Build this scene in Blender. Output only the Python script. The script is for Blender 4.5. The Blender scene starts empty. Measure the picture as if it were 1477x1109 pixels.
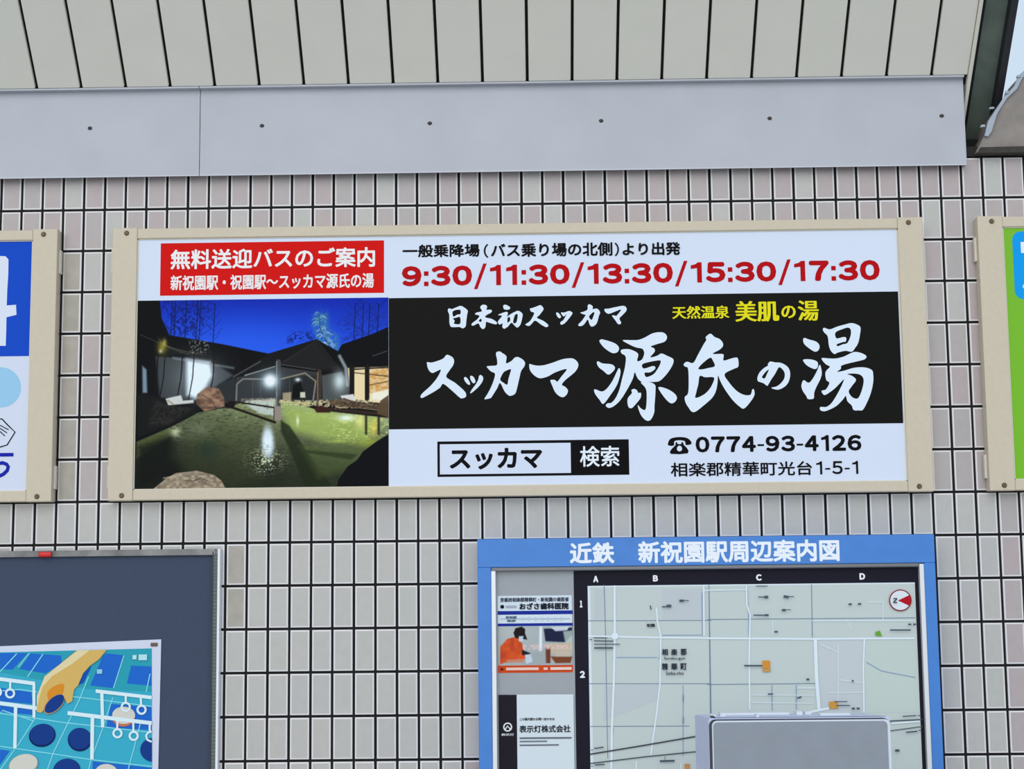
import bpy, bmesh, math, random
import numpy as np
from mathutils import Matrix, Vector, Euler

random.seed(7)
SC = bpy.context.scene
COL = SC.collection

# ------------------------------------------------------------------ camera, sky, sun, exposure
W, H, F = 1477, 1109, 2480.91
CAM = Vector((1.27781, -4.02025, 1.49969))
ROT = Euler((1.70197714, 0.0105705, 0.0151280), 'XYZ')
cd = bpy.data.cameras.new('camera'); cam = bpy.data.objects.new('camera', cd); COL.objects.link(cam)
cam.location = CAM; cam.rotation_euler = ROT
cd.sensor_fit = 'HORIZONTAL'; cd.sensor_width = 36; cd.lens = F / W * 36
cd.clip_start = 0.05; cd.clip_end = 200
SC.camera = cam

wd = bpy.data.worlds.new('overcast_sky'); SC.world = wd; wd.use_nodes = True
nt = wd.node_tree; bg = nt.nodes['Background']
tc = nt.nodes.new('ShaderNodeTexCoord'); sx = nt.nodes.new('ShaderNodeSeparateXYZ'); cr = nt.nodes.new('ShaderNodeValToRGB')
nt.links.new(tc.outputs['Generated'], sx.inputs[0]); nt.links.new(sx.outputs['Z'], cr.inputs[0]); nt.links.new(cr.outputs[0], bg.inputs[0])
cr.color_ramp.elements[0].position = 0.0; cr.color_ramp.elements[0].color = (0.70, 0.86, 1.0, 1)
cr.color_ramp.elements[1].position = 0.9; cr.color_ramp.elements[1].color = (0.66, 0.79, 0.97, 1)
bg.inputs[1].default_value = 0.90

sd = bpy.data.lights.new('hazy_sun', 'SUN'); so = bpy.data.objects.new('hazy_sun', sd); COL.objects.link(so)
sd.energy = 1.15; sd.angle = math.radians(55); sd.color = (1.0, 0.945, 0.88)
so.rotation_euler = Vector((0.18, 1.0, -0.42)).to_track_quat('-Z', 'Y').to_euler(); so.location = (0, -6, 6)

vs = SC.view_settings
vs.view_transform = 'Standard'; vs.look = 'None'; vs.gamma = 1; vs.use_curve_mapping = False; vs.exposure = 0.0

# ------------------------------------------------------------------ helpers
MROT = ROT.to_matrix()
def ray(px, py):
    return MROT @ Vector(((px - W/2)/F, (H/2 - py)/F, -1))
def at(px, py, Y):
    """measured photo point -> (X, Z) on the vertical plane y = Y"""
    d = ray(px, py); t = (Y - CAM.y)/d.y; p = CAM + d*t
    return (p.x, p.z)
def pix(X, Y, Z):
    q = MROT.transposed() @ (Vector((X, Y, Z)) - CAM)
    return (W/2 - F*q.x/q.z, H/2 + F*q.y/q.z)

def lin(c):
    c = c/255.0
    return c/12.92 if c <= 0.04045 else ((c+0.055)/1.055)**2.4
MATS = {}
def mat(name, rgb, rough=0.6, metal=0.0, noise=0.0, nscale=20, spec=0.5, rand=0.0, tint=None, bump=0.0):
    """procedural surface; rgb is an sRGB 0-255 albedo"""
    if name in MATS: return MATS[name]
    m = bpy.data.materials.new(name); m.use_nodes = True; n = m.node_tree.nodes; L = m.node_tree.links
    b = n['Principled BSDF']
    base = (lin(rgb[0]), lin(rgb[1]), lin(rgb[2]), 1)
    b.inputs['Base Color'].default_value = base
    b.inputs['Roughness'].default_value = rough; b.inputs['Metallic'].default_value = metal
    b.inputs['Specular IOR Level'].default_value = spec
    src = None
    if noise or bump:
        g = n.new('ShaderNodeNewGeometry'); tx = n.new('ShaderNodeTexNoise'); tx.inputs['Scale'].default_value = nscale; tx.inputs['Detail'].default_value = 5
        L.new(g.outputs['Position'], tx.inputs['Vector'])
    if noise:
        mr = n.new('ShaderNodeMapRange'); mr.inputs['From Min'].default_value = .3; mr.inputs['From Max'].default_value = .7
        mr.inputs['To Min'].default_value = 1-noise; mr.inputs['To Max'].default_value = 1+noise*.6
        L.new(tx.outputs['Fac'], mr.inputs['Value'])
        mx = n.new('ShaderNodeVectorMath'); mx.operation = 'SCALE'; mx.inputs[0].default_value = base[:3]
        L.new(mr.outputs[0], mx.inputs['Scale']); src = mx.outputs[0]
    if rand:
        oi = n.new('ShaderNodeObjectInfo'); gi = n.new('ShaderNodeNewGeometry'); ad = n.new('ShaderNodeMath'); ad.operation = 'ADD'
        fr = n.new('ShaderNodeMath'); fr.operation = 'FRACT'
        L.new(oi.outputs['Random'], ad.inputs[0]); L.new(gi.outputs['Random Per Island'], ad.inputs[1]); L.new(ad.outputs[0], fr.inputs[0])
        rp = n.new('ShaderNodeValToRGB'); rp.color_ramp.interpolation = 'LINEAR'
        e = rp.color_ramp.elements
        cols = tint or [(1, .985, .97), (1, 1, 1), (.98, 1, .985), (1.0, .985, .985), (.97, .97, 1.0)]
        e[0].position = 0; e[0].color = (*cols[0], 1); e[1].position = 1; e[1].color = (*cols[-1], 1)
        for k, c in enumerate(cols[1:-1]):
            q = e.new((k+1)/(len(cols)-1)); q.color = (*c, 1)
        L.new(fr.outputs[0], rp.inputs[0])
        mu = n.new('ShaderNodeVectorMath'); mu.operation = 'MULTIPLY'; L.new(rp.outputs[0], mu.inputs[0])
        if src: L.new(src, mu.inputs[1])
        else: mu.inputs[1].default_value = base[:3]
        src = mu.outputs[0]
    if src: L.new(src, b.inputs['Base Color'])
    if bump:
        bp = n.new('ShaderNodeBump'); bp.inputs['Strength'].default_value = bump; bp.inputs['Distance'].default_value = .002
        L.new(tx.outputs['Fac'], bp.inputs['Height']); L.new(bp.outputs[0], b.inputs['Normal'])
    MATS[name] = m
    return m
def ink(rgb, rough=0.45):
    return mat('ink_%d_%d_%d' % tuple(rgb), rgb, rough, spec=0.06)

def empty(name, loc, label=None, cat=None, group=None):
    o = bpy.data.objects.new(name, None); COL.objects.link(o); o.location = loc; o.empty_display_size = .1
    if label: o['label'] = label
    if cat: o['category'] = cat
    if group: o['group'] = group
    return o
def wloc(o):
    v = Vector(o.location)
    while o.parent is not None:
        o = o.parent
    return v if o.type == 'EMPTY' else Vector((0, 0, 0))
ROOTLOC = {}
def setparent(o, p):
    if p is None: return
    o.parent = p
    root = p
    while root.parent: root = root.parent
    if p.type == 'EMPTY': o.matrix_parent_inverse = Matrix.Translation(-Vector(p.location))
    # mesh parents stay at local origin, so their world transform is the identity

def link(name, verts, faces, mats, mi=None, parent=None, smooth=False, kind=None, label=None):
    me = bpy.data.meshes.new(name); me.from_pydata(verts, [], faces)
    for m in mats: me.materials.append(m)
    if mi: me.polygons.foreach_set('material_index', mi)
    if smooth: me.polygons.foreach_set('use_smooth', [True]*len(me.polygons))
    me.update()
    o = bpy.data.objects.new(name, me); COL.objects.link(o); setparent(o, parent)
    if kind: o['kind'] = kind
    if label: o['label'] = label
    return o

def from_bm(name, bm, m, parent=None, kind=None, label=None, smooth=False):
    me = bpy.data.meshes.new(name); bm.to_mesh(me); bm.free()
    for q in (m if isinstance(m, (list, tuple)) else [m]): me.materials.append(q)
    if smooth:
        for p in me.polygons: p.use_smooth = True
    o = bpy.data.objects.new(name, me); COL.objects.link(o); setparent(o, parent)
    if kind: o['kind'] = kind
    if label: o['label'] = label
    return o
def bm_box(bm, x0, x1, y0, y1, z0, z1, bev=0.0, seg=2):
    r = bmesh.ops.create_cube(bm, size=1)
    vs_ = r['verts']
    for v in vs_:
        v.co = Vector(((x0+x1)/2 + v.co.x*(x1-x0), (y0+y1)/2 + v.co.y*(y1-y0), (z0+z1)/2 + v.co.z*(z1-z0)))
    if bev:
        ed = list({e for v in vs_ for e in v.link_edges})
        bmesh.ops.bevel(bm, geom=ed, offset=bev, segments=seg, affect='EDGES', profile=.5)
def box(name, x0, x1, y0, y1, z0, z1, m, parent=None, bev=0.0, **k):
    bm = bmesh.new(); bm_box(bm, x0, x1, y0, y1, z0, z1, bev)
    return from_bm(name, bm, m, parent, **k)
def prism(name, pts, y0, y1, m, parent=None, bev=0.0, **k):
    """pts: XZ outline, extruded from y0 (front) to y1 (back)"""
    bm = bmesh.new()
    a = [bm.verts.new((x, y0, z)) for x, z in pts]; b = [bm.verts.new((x, y1, z)) for x, z in pts]
    n = len(pts)
    bm.faces.new(a); bm.faces.new(b[::-1])
    for i in range(n): bm.faces.new((a[i], b[i], b[(i+1) % n], a[(i+1) % n]))
    bmesh.ops.recalc_face_normals(bm, faces=bm.faces)
    if bev:
        bmesh.ops.bevel(bm, geom=list(bm.edges), offset=bev, segments=1, affect='EDGES')
    return from_bm(name, bm, m, parent, **k)

# ------------------------------------------------------------------ flat print
def curve_mesh(loops):
    c = bpy.data.curves.new('tmp', 'CURVE'); c.dimensions = '2D'; c.fill_mode = 'BOTH'
    for lp in loops:
        s = c.splines.new('POLY'); s.points.add(len(lp)-1); s.use_cyclic_u = True
        for p, q in zip(s.points, lp): p.co = (q[0], q[1], 0, 1)
    o = bpy.data.objects.new('tmp', c); me = o.to_mesh()
    V = [(v.co.x, v.co.y) for v in me.vertices]; Fc = [tuple(p.vertices) for p in me.polygons]
    o.to_mesh_clear(); bpy.data.objects.remove(o); bpy.data.curves.remove(c)
    return V, Fc
TXT = {}
def text_mesh(s):
    if s in TXT: return TXT[s]
    c = bpy.data.curves.new('tmp', 'FONT'); c.body = s; c.resolution_u = 3
    o = bpy.data.objects.new('tmp', c); me = o.to_mesh()
    V = [(v.co.x, v.co.y) for v in me.vertices]; Fc = [tuple(p.vertices) for p in me.polygons]
    o.to_mesh_clear(); bpy.data.objects.remove(o); bpy.data.curves.remove(c)
    if not V: V = [(0, 0), (1, 0), (1, 1)]; Fc = []
    xs = [v[0] for v in V]; ys = [v[1] for v in V]
    x0, x1, y0, y1 = min(xs), max(xs), min(ys), max(ys)
    r = ([((x-x0)/max(x1-x0, 1e-6), (y-y0)/max(y1-y0, 1e-6)) for x, y in V], Fc, x1-x0, y1-y0)
    TXT[s] = r
    return r
def smooth_loop(pts, n=4):
    out = []; N = len(pts)
    for i in range(N):
        p0, p1, p2, p3 = (pts[(i+k-1) % N] for k in range(4))
        for k in range(n):
            t = k/n
            out.append(tuple(0.5*((2*p1[a]) + (-p0[a]+p2[a])*t + (2*p0[a]-5*p1[a]+4*p2[a]-p3[a])*t*t + (-p0[a]+3*p1[a]-3*p2[a]+p3[a])*t**3) for a in (0, 1)))
    return out

class Print:
    """ink on a flat face: every shape is a thin layer in front of the plane y = Y"""
    def __init__(s, Y, step=6e-5, base=2e-4):
        s.Y = Y; s.k = 0; s.V = []; s.F = []; s.MI = []; s.M = []; s.step = step; s.base = base
    def m(s, rgb):
        q = ink(rgb)
        if q not in s.M: s.M.append(q)
        return s.M.index(q)
    def put(s, V, Fc, rgb, world=False):
        """V: photo points (or world XZ)"""
        y = s.Y - s.base - s.k*s.step; s.k += 1
        o = len(s.V); i = s.m(rgb)
        for v in V:
            X, Z = v if world else at(v[0], v[1], s.Y)
            s.V.append((X, y, Z))
        for f in Fc:
            s.F.append(tuple(o+j for j in f)); s.MI.append(i)
        return s
    def poly(s, pts, rgb, world=False):
        return s.put(pts, [tuple(range(len(pts)))], rgb, world)
    def rect(s, x0, y0, x1, y1, rgb):
        a = at(x0, y0, s.Y); b = at(x1, y1, s.Y)
        return s.poly([(a[0], a[1]), (b[0], a[1]), (b[0], b[1]), (a[0], b[1])], rgb, True)
    def ell(s, cx, cy, rx, ry, rgb, rot=0, n=40):
        c, q = math.cos(rot), math.sin(rot)
        pts = []
        for k in range(n):
            t = 2*math.pi*k/n; a, b = rx*math.cos(t), ry*math.sin(t)
            pts.append((cx + a*c - b*q, cy + a*q + b*c))
        return s.poly(pts, rgb)
    def ring(s, cx, cy, r, w, rgb, n=32):
        V = []
        for k in range(n):
            t = 2*math.pi*k/n
            V += [(cx+(r-w/2)*math.cos(t), cy+(r-w/2)*math.sin(t)), (cx+(r+w/2)*math.cos(t), cy+(r+w/2)*math.sin(t))]
        return s.put(V, [(2*k, 2*k+1, (2*k+3) % (2*n), (2*k+2) % (2*n)) for k in range(n)], rgb)
    def line(s, pts, w, rgb, w2=None):
        V = []; n = len(pts)
        for k, p in enumerate(pts):
            a = pts[max(k-1, 0)]; b = pts[min(k+1, n-1)]
            dx, dy = b[0]-a[0], b[1]-a[1]; L = math.hypot(dx, dy) or 1
            ww = w if w2 is None else w + (w2-w)*k/(n-1)
            V += [(p[0]-dy/L*ww/2, p[1]+dx/L*ww/2), (p[0]+dy/L*ww/2, p[1]-dx/L*ww/2)]
        return s.put(V, [(2*k, 2*k+1, 2*k+3, 2*k+2) for k in range(n-1)], rgb)
    def glyph(s, loops, rgb, off=(0, 0), sc=1.0, sm=4):
        """brush glyph: traced outlines with holes"""
        lp = [smooth_loop(l, sm) if sm > 1 else l for l in loops]
        V, Fc = curve_mesh([[(x, -y) for x, y in l] for l in lp])
        return s.put([(off[0]+x/sc, off[1]-y/sc) for x, y in V], Fc, rgb)
    def text(s, t, x0, y0, x1, y1, rgb, bold=0.0, boldx=None):
        """t fills the photo box (x0,y0) top-left, (x1,y1) bottom-right; bold in photo px"""
        V, Fc, w, h = text_mesh(t)
        a = at(x0, y0, s.Y); b = at(x1, y1, s.Y); u = 0.00165
        bx = (bold if boldx is None else boldx)*u; bz = bold*u
        A = (a[0]+bx, b[0]-bx); B = (b[1]+bz, a[1]-bz)
        sh = [(0, 0)]
        if bx or bz:
            sh += [(math.cos(q*math.pi/4)*bx, math.sin(q*math.pi/4)*bz) for q in range(8)]
        k0 = s.k
        for n_, (dx, dz) in enumerate(sh):
            s.k = k0 + n_*.35
            s.put([(A[0]+(A[1]-A[0])*x+dx, B[0]+(B[1]-B[0])*y+dz) for x, y in V], Fc, rgb, True)
        s.k = k0 + 4
        return s
    def digits(s, t, x0, y0, x1, y1, rgb, bold=0.0, gap=0.12):
        """figures set one by one at their own widths between (x0,y0) and (x1,y1)"""
        a = at(x0, y0, s.Y); b = at(x1, y1, s.Y); h = a[1]-b[1]; u = 0.00165
        ww = []
        for ch in t:
            if ch == ':': w = .25
            elif ch == '/': w = .56
            elif ch == '-': w = .40
            elif ch == '1': w = .62
            else:
                V, Fc, gw, gh = text_mesh(chr(ord(ch)+0xFEE0)); w = .85
            ww.append(w)
        tot = sum(ww) + gap*(len(t)-1); k = (b[0]-a[0])/tot
        x = a[0]; k0 = s.k
        for ch, w in zip(t, ww):
            X0, X1 = x, x+w*k; bw = bold*u
            s.k = k0
            if ch == ':':
                q = .22*h; xc = (X0+X1)/2
                for zc in (b[1]+q/2, b[1]+h*.62):
                    s.poly([(xc-q/2, zc-q/2), (xc+q/2, zc-q/2), (xc+q/2, zc+q/2), (xc-q/2, zc+q/2)], rgb, True); s.k = k0
            elif ch == '/':
                q = .17*h
                s.poly([(X0, b[1]-h*.18), (X0+q, b[1]-h*.18), (X1, a[1]+h*.08), (X1-q, a[1]+h*.08)], rgb, True)
            elif ch == '-':
                s.poly([(X0, b[1]+h*.36), (X1, b[1]+h*.36), (X1, b[1]+h*.48), (X0, b[1]+h*.48)], rgb, True)
            elif ch == '1':
                q = .115*h + 1.7*bw; X0 += (X1-X0)*.10; xr_ = X1-(X1-X0)*.16
                s.poly([(xr_-q, b[1]), (xr_, b[1]), (xr_, a[1]), (xr_-q*.8, a[1]), (xr_-q*1.3, a[1]-.09*h), (X0+.0*h, a[1]-.15*h), (X0, a[1]-.15*h-q*.75), (xr_-q, a[1]-.15*h-q*.6)], rgb, True)
            else:
                V, Fc, gw, gh = text_mesh(chr(ord(ch)+0xFEE0))
                for q in range(9):
                    dx, dz = (0, 0) if q == 8 else (math.cos(q*math.pi/4)*bw, math.sin(q*math.pi/4)*bw)
                    s.k = k0 + q*.35
                    s.put([(X0+bw+(X1-X0-2*bw)*vx+dx, b[1]+bw+(h-2*bw)*vy+dz) for vx, vy in V], Fc, rgb, True)
            x = X1 + gap*k
        s.k = k0+4
        return s
    def done(s, name, parent, label=None):
        return link(name, s.V, s.F, s.M, s.MI, parent, label=label)

# painted photograph on a print: colours stored per vertex of a fine sheet
def vnoise(x, y, seed=0):
    xi = np.floor(x).astype(np.int64); yi = np.floor(y).astype(np.int64); fx = x-xi; fy = y-yi
    fx = fx*fx*(3-2*fx); fy = fy*fy*(3-2*fy)
    def h(a, b):
        n = (a*374761393 + b*668265263 + seed*974711) & 0x7fffffff
        n = ((n ^ (n >> 13))*1274126177) & 0x7fffffff
        return ((n ^ (n >> 16)) & 0xffff)/65535.0
    return (h(xi, yi)*(1-fx)+h(xi+1, yi)*fx)*(1-fy) + (h(xi, yi+1)*(1-fx)+h(xi+1, yi+1)*fx)*fy
class Canvas:
    def __init__(s, x, y, rgb):
        s.x = x; s.y = y; s.c = np.ones((len(x), 3))*np.array(rgb, float)
    def segd(s, pts, closed):
        d = np.full(len(s.x), 1e9); n = len(pts)
        for i in range(n if closed else n-1):
            ax, ay = pts[i][:2]; bx, by = pts[(i+1) % n][:2]
            L = (bx-ax)**2+(by-ay)**2 or 1e-9
            t = np.clip(((s.x-ax)*(bx-ax)+(s.y-ay)*(by-ay))/L, 0, 1)
            d = np.minimum(d, np.hypot(s.x-ax-t*(bx-ax), s.y-ay-t*(by-ay)))
        return d
    def pm(s, pts, soft=3):
        ins = np.zeros(len(s.x), bool); n = len(pts)
        for i in range(n):
            ax, ay = pts[i]; bx, by = pts[(i+1) % n]
            if ay == by: continue
            c = ((ay > s.y) != (by > s.y)) & (s.x < (bx-ax)*(s.y-ay)/(by-ay)+ax)
            ins ^= c
        d = s.segd(pts, True)
        return np.clip(.5 + np.where(ins, d, -d)/soft, 0, 1)
    def mix(s, m, rgb, a=1.0):
        m = (m*a)[:, None]; s.c = s.c*(1-m) + np.asarray(rgb, float)*m
    def poly(s, pts, rgb, a=1, soft=3): s.mix(s.pm(pts, soft), rgb, a)
    def line(s, pts, w, rgb, a=1, soft=2.5): s.mix(np.clip(.5+(w/2-s.segd(pts, False))/soft, 0, 1), rgb, a)
    def glow(s, x, y, rx, ry, rgb, a=1, p=2):
        r = ((s.x-x)/rx)**2+((s.y-y)/ry)**2; s.mix(np.exp(-r**(p/2)), rgb, a)
    def grain(s, sc, amp, seed, m=None):
        n = (vnoise(s.x/sc, s.y/sc, seed)-.5)*2*amp
        if m is not None: n = n*m
        s.c = s.c*(1+n[:, None])
def paint_sheet(name, X0, X1, Z0, Z1, Y, nx, ny, fn, parent):
    xs = np.linspace(X0, X1, nx+1); zs = np.linspace(Z1, Z0, ny+1)
    gx, gz = np.meshgrid(xs, zs); gx = gx.ravel(); gz = gz.ravel()
    R = np.array(MROT.transposed()); P = np.stack([gx, np.full_like(gx, Y), gz], 1) - np.array(CAM)
    q = P @ R.T
    px = W/2 - F*q[:, 0]/q[:, 2]; py = H/2 + F*q[:, 1]/q[:, 2]
    col = np.clip(fn(px, py), 0, 255)/255
    colL = np.where(col <= .04045, col/12.92, ((col+.055)/1.055)**2.4)
    idx = np.arange((nx+1)*(ny+1)).reshape(ny+1, nx+1)
    f = np.stack([idx[1:, :-1], idx[1:, 1:], idx[:-1, 1:], idx[:-1, :-1]], -1).reshape(-1, 4)
    me = bpy.data.meshes.new(name)
    V = np.stack([gx, np.full_like(gx, Y), gz], 1)
    me.from_pydata(V.tolist(), [], f.tolist())
    ca = me.color_attributes.new('ink', 'FLOAT_COLOR', 'POINT')
    ca.data.foreach_set('color', np.concatenate([colL, np.ones((len(colL), 1))], 1).astype(np.float32).ravel())
    m = bpy.data.materials.new(name); m.use_nodes = True; b = m.node_tree.nodes['Principled BSDF']
    a = m.node_tree.nodes.new('ShaderNodeVertexColor'); a.layer_name = 'ink'
    m.node_tree.links.new(a.outputs['Color'], b.inputs['Base Color']); b.inputs['Roughness'].default_value = .45; b.inputs['Specular IOR Level'].default_value = .06
    me.materials.append(m)
    o = bpy.data.objects.new(name, me); COL.objects.link(o); setparent(o, parent)
    return o

# ------------------------------------------------------------------ materials
GROUT = mat('black_grout', (20, 17, 17), .9, noise=.15, nscale=60)
TILE = mat('grey_tile', (191, 188, 182), .35, noise=.04, nscale=45, rand=1)
TILEP = mat('pinkish_tile', (184, 172, 170), .35, noise=.04, nscale=45, rand=1, tint=[(1, .975, .97), (1, 1, 1), (.95, 1, .985), (1.0, .965, .975), (.98, .95, .95)])
TILED = mat('brownish_tile', (176, 168, 156), .45, noise=.12, nscale=30, rand=1)  # browner, more mottled tile used beside the left sign and notice board
RIM = mat('tile_edge_halo', (228, 223, 222), .35)  # bright halo round each tile put into the edge colour
CREAM = mat('cream_painted_metal', (210, 196, 172), .45, noise=.03, nscale=90)
CREAMD = mat('cream_rim', (222, 214, 196), .4)
SCREW = mat('tarnished_screw', (110, 92, 72), .5, metal=.6, noise=.3, nscale=300)
ACRYL = mat('white_acrylic', (222, 230, 246), .35, spec=.25)
FASC = mat('lilac_grey_sheet', (188, 189, 196), .5, noise=.055, nscale=7)
SOFF = mat('soffit_board', (238, 232, 220), .5, noise=.02, nscale=12, rand=1, tint=[(1, 1, 1), (.98, .99, .98), (.99, .99, 1)])
SOFFE = mat('soffit_edge', (232, 228, 212), .5)
DARK = mat('dark_gap', (18, 17, 18), .9)
BEAM = mat('dark_green_steel', (112, 124, 114), .55, noise=.3, nscale=14)
CONC = mat('weathered_flashing', (146, 137, 130), .8, noise=.2, nscale=25)
PALE = mat('pale_flashing_edge', (170, 178, 190), .5, noise=.1, nscale=40)
BLUEF = mat('blue_painted_frame', (62, 130, 210), .4, noise=.05, nscale=30)
ALU = mat('aluminium', (226, 226, 226), .35, metal=.3)
NAVY = mat('navy_board', (60, 71, 94), .8, noise=.06, nscale=180)
GREYP = mat('grey_panel', (162, 166, 170), .5, noise=.03, nscale=30)
CAB = mat('lavender_grey_metal', (206, 211, 238), .45, noise=.03, nscale=20)
CABP = mat('slate_grey_panel', (144, 150, 160), .5, noise=.05, nscale=25)

# ------------------------------------------------------------------ floor and wall
fl = box('floor', -9, 12, -12, .3, -.2, 0, mat('grey_paving', (182, 178, 170), .8, noise=.1, nscale=3)); fl['kind'] = 'structure'
wall = empty('wall_back', (1.2, 0.1, 0)); wall['kind'] = 'structure'
box('grout_bed', -2.2, 4.6, .005, .22, 0, 2.565, GROUT, wall)
Z0W = 2.465
def tile_geo(x, z):
    h, v, b, d = .0219, .0469, .0034, .0005
    P = [(x-h, .012, z-v), (x+h, .012, z-v), (x+h, .012, z+v), (x-h, .012, z+v),
         (x-h, d, z-v), (x+h, d, z-v), (x+h, d, z+v), (x-h, d, z+v),
         (x-h+b, 0, z-v+b), (x+h-b, 0, z-v+b), (x+h-b, 0, z+v-b), (x-h+b, 0, z+v-b)]
    Fc = [(8, 9, 10, 11), (4, 5, 9, 8), (5, 6, 10, 9), (6, 7, 11, 10), (7, 4, 8, 11), (0, 1, 5, 4), (1, 2, 6, 5), (2, 3, 7, 6), (3, 0, 4, 7)]
    return P, Fc, [0]+[1]*4+[1]*4
def tile_mesh(m):
    P, Fc, mi = tile_geo(0, 0); me = bpy.data.meshes.new('tile'); me.from_pydata(P, [], Fc)
    me.materials.append(m); me.materials.append(RIM); me.polygons.foreach_set('material_index', mi); return me
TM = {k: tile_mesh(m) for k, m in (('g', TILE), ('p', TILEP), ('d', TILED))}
HID = [(-9, 330, 87, 723), (163, 330, 1335, 716), (1412, 313, 1999, 708), (691, 780, 1352, 1200), (-9, 799, 316, 1200), (-9, -9, 1388, 240)]
SV, SF, SM = [], [], []
cnt = 0
for i in range(-42, 91):
    for j in range(-1, 25):   # row j lies between joints j and j+1
        x = .05*i + .025; z = Z0W - .1*j - .05
        vis = 0
        for dx in (-.018, 0, .018):
            for dz in (-.042, -.02, 0, .02, .042):
                p = pix(x+dx, 0, z+dz)
                if 0 < p[0] < W and 0 < p[1] < H and not any(a < p[0] < c and b < p[1] < d for a, b, c, d in HID): vis += 1
        kind = 'p' if j < 7 and random.random() < .86 else 'g'
        
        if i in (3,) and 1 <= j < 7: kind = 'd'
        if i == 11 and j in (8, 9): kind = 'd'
        if vis >= 3 and cnt < 300:
            cnt += 1
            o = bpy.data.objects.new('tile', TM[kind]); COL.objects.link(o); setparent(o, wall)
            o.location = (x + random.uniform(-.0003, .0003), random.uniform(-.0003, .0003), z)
        else:
            P, Fc, mi = tile_geo(x, z); b = len(SV); SV += P; SF += [tuple(b+q for q in f) for f in Fc]; SM += mi
link('tile_field', SV, SF, [TILEP, RIM], SM, wall, kind='stuff')
print('TILES visible', cnt)

# ------------------------------------------------------------------ soffit, fascia, gable end
YFA = -.026
SOF_Y, SOF_Z = YFA-.020, at(700, 118.5, YFA-.020)[1]
SL = math.radians(46)
sdv = Vector((0, -math.cos(SL), math.sin(SL))); snv = Vector((0, -math.sin(SL), -math.cos(SL)))   # up-slope, outward normal
def at_soffit(px, py, off=0.0):
    d = ray(px, py); p0 = Vector((0, SOF_Y, SOF_Z)) + snv*off; t = (p0-CAM).dot(snv)/d.dot(snv); return CAM + d*t
def slope_box(bm, x0, x1, s0, s1, o0, o1, bev=0.0):
    n0 = len(bm.verts)
    bm_box(bm, x0, x1, s0, s1, o0, o1, bev)
    bm.verts.ensure_lookup_table()
    for v in list(bm.verts)[n0:]:
        v.co = Vector((v.co.x, SOF_Y, SOF_Z)) + sdv*v.co.y + snv*v.co.z
xa = at_soffit(51.1, 119).x; xb = at_soffit(1344.8, 101).x
pitch = (xb-xa)/20
soff = empty('ceiling', (1.2, SOF_Y, SOF_Z)); soff['kind'] = 'structure'
bm = bmesh.new(); slope_box(bm, -2.2, xb+.09, -.03, 1.05, -.06, -.012); from_bm('soffit_backing', bm, DARK, soff)
xe = at_soffit(1403, 60).x
LEN = .98
for k in range(-21, 21):
    x0 = xa + pitch*(k-0) + .0035; x1 = x0 + pitch - .007
    if k == 20: x1 = xe
    bm = bmesh.new()
    slope_box(bm, x0, x1, 0.0, LEN, -.012, 0.0, .0025)
    o = from_bm('plank', bm, SOFF, soff)
xt = at_soffit(1418, 0).x
bm = bmesh.new(); slope_box(bm, xe+.001, xt, -.13, LEN, -.03, .006, .002); from_bm('edge_trim', bm, SOFFE, soff)

def fascia(x0, x1, label, screws, end=False):
    Y = YFA
    z0, z1 = at(700, 247, Y)[1], at(700, 123.5, Y)[1]; zs = at(867, 174.5, Y)[1]
    e = empty('metal_fascia', ((x0+x1)/2, Y, z0), label, 'fascia', 'grey sheet fascia pieces under the soffit')
    box('sheet', x0, x1, Y-.0015, Y+.0005, z0, z1, FASC, e)
    box('top_lip', x0, x1, Y-.018, Y+.0002, z1-.001, z1+.001, FASC, e)
    box('front_hem', x0, x1, Y-.019, Y-.017, z1-.0012, z1+.003, FASC, e)
    box('bottom_hem', x0, x1, Y-.0032, Y+.0005, z0-.002, z0+.0005, mat('hem', (205, 206, 215), .4), e)
    if end: box('end_return', x1-.001, x1+.001, Y-.002, .0, z0, z1, FASC, e)
    for x in screws:
        bm = bmesh.new(); bmesh.ops.create_uvsphere(bm, u_segments=12, v_segments=6, radius=.0055)
        for v in bm.verts: v.co = Vector((v.co.x+x, v.co.y*.5+Y-.002, v.co.z*.8+zs))
        from_bm('screw', bm, mat('fascia_screw', (70, 62, 60), .5, metal=.4), e, smooth=True)
    return e
sp = [at(px, py, YFA) for px, py in ((130, 185), (378, 181.5), (620, 178), (867, 174.5), (1110, 170.5), (1358, 165))]
xj = at(288.5, 190, YFA)[0]; xr = at(1390.5, 170, YFA)[0]
fascia(xj+.0008, xr, 'long grey sheet metal fascia with five screws ending at the gable', [s[0] for s in sp[1:]], True)
fascia(-2.2, xj-.0008, 'grey sheet metal fascia piece running off past the left of its joint', [sp[0][0], sp[0][0]-.4])

# gable end to the right of the fascia: dark steel rafter, wall cap, weathered flashing
bx0 = at_soffit(1419, 0, -.03).x; bx1 = at_soffit(1470, 0, -.03).x
raf = empty('steel_rafter', (bx0, 0, 2.6), 'dark green steel rafter sloping up beside the soffit end', 'beam')
bm = bmesh.new(); slope_box(bm, bx0+.004, bx1-.006, -.22, 1.1, -.10, -.055); from_bm('web', bm, BEAM, raf)
bm = bmesh.new(); slope_box(bm, bx0, bx0+.006, -.22, 1.1, -.10, -.03); from_bm('flange', bm, DARK, raf)
bm = bmesh.new(); slope_box(bm, bx1-.018, bx1, -.20, 1.1, -.10, -.03, .002); from_bm('flange', bm, mat('dark_flange', (40, 40, 46), .5), raf)
cap = box('wall_cap', xr+.002, 4.6, .0, .22, 2.566, 2.59, mat('black_cap', (34, 30, 30), .8), None); cap['kind'] = 'structure'
back = box('recess_shade_block', xr-.05, bx1+.02, .06, .2, 2.59, 2.625, DARK, None); back['kind'] = 'structure'  # solid near-black block; the recess's shade is put into its colour
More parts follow.
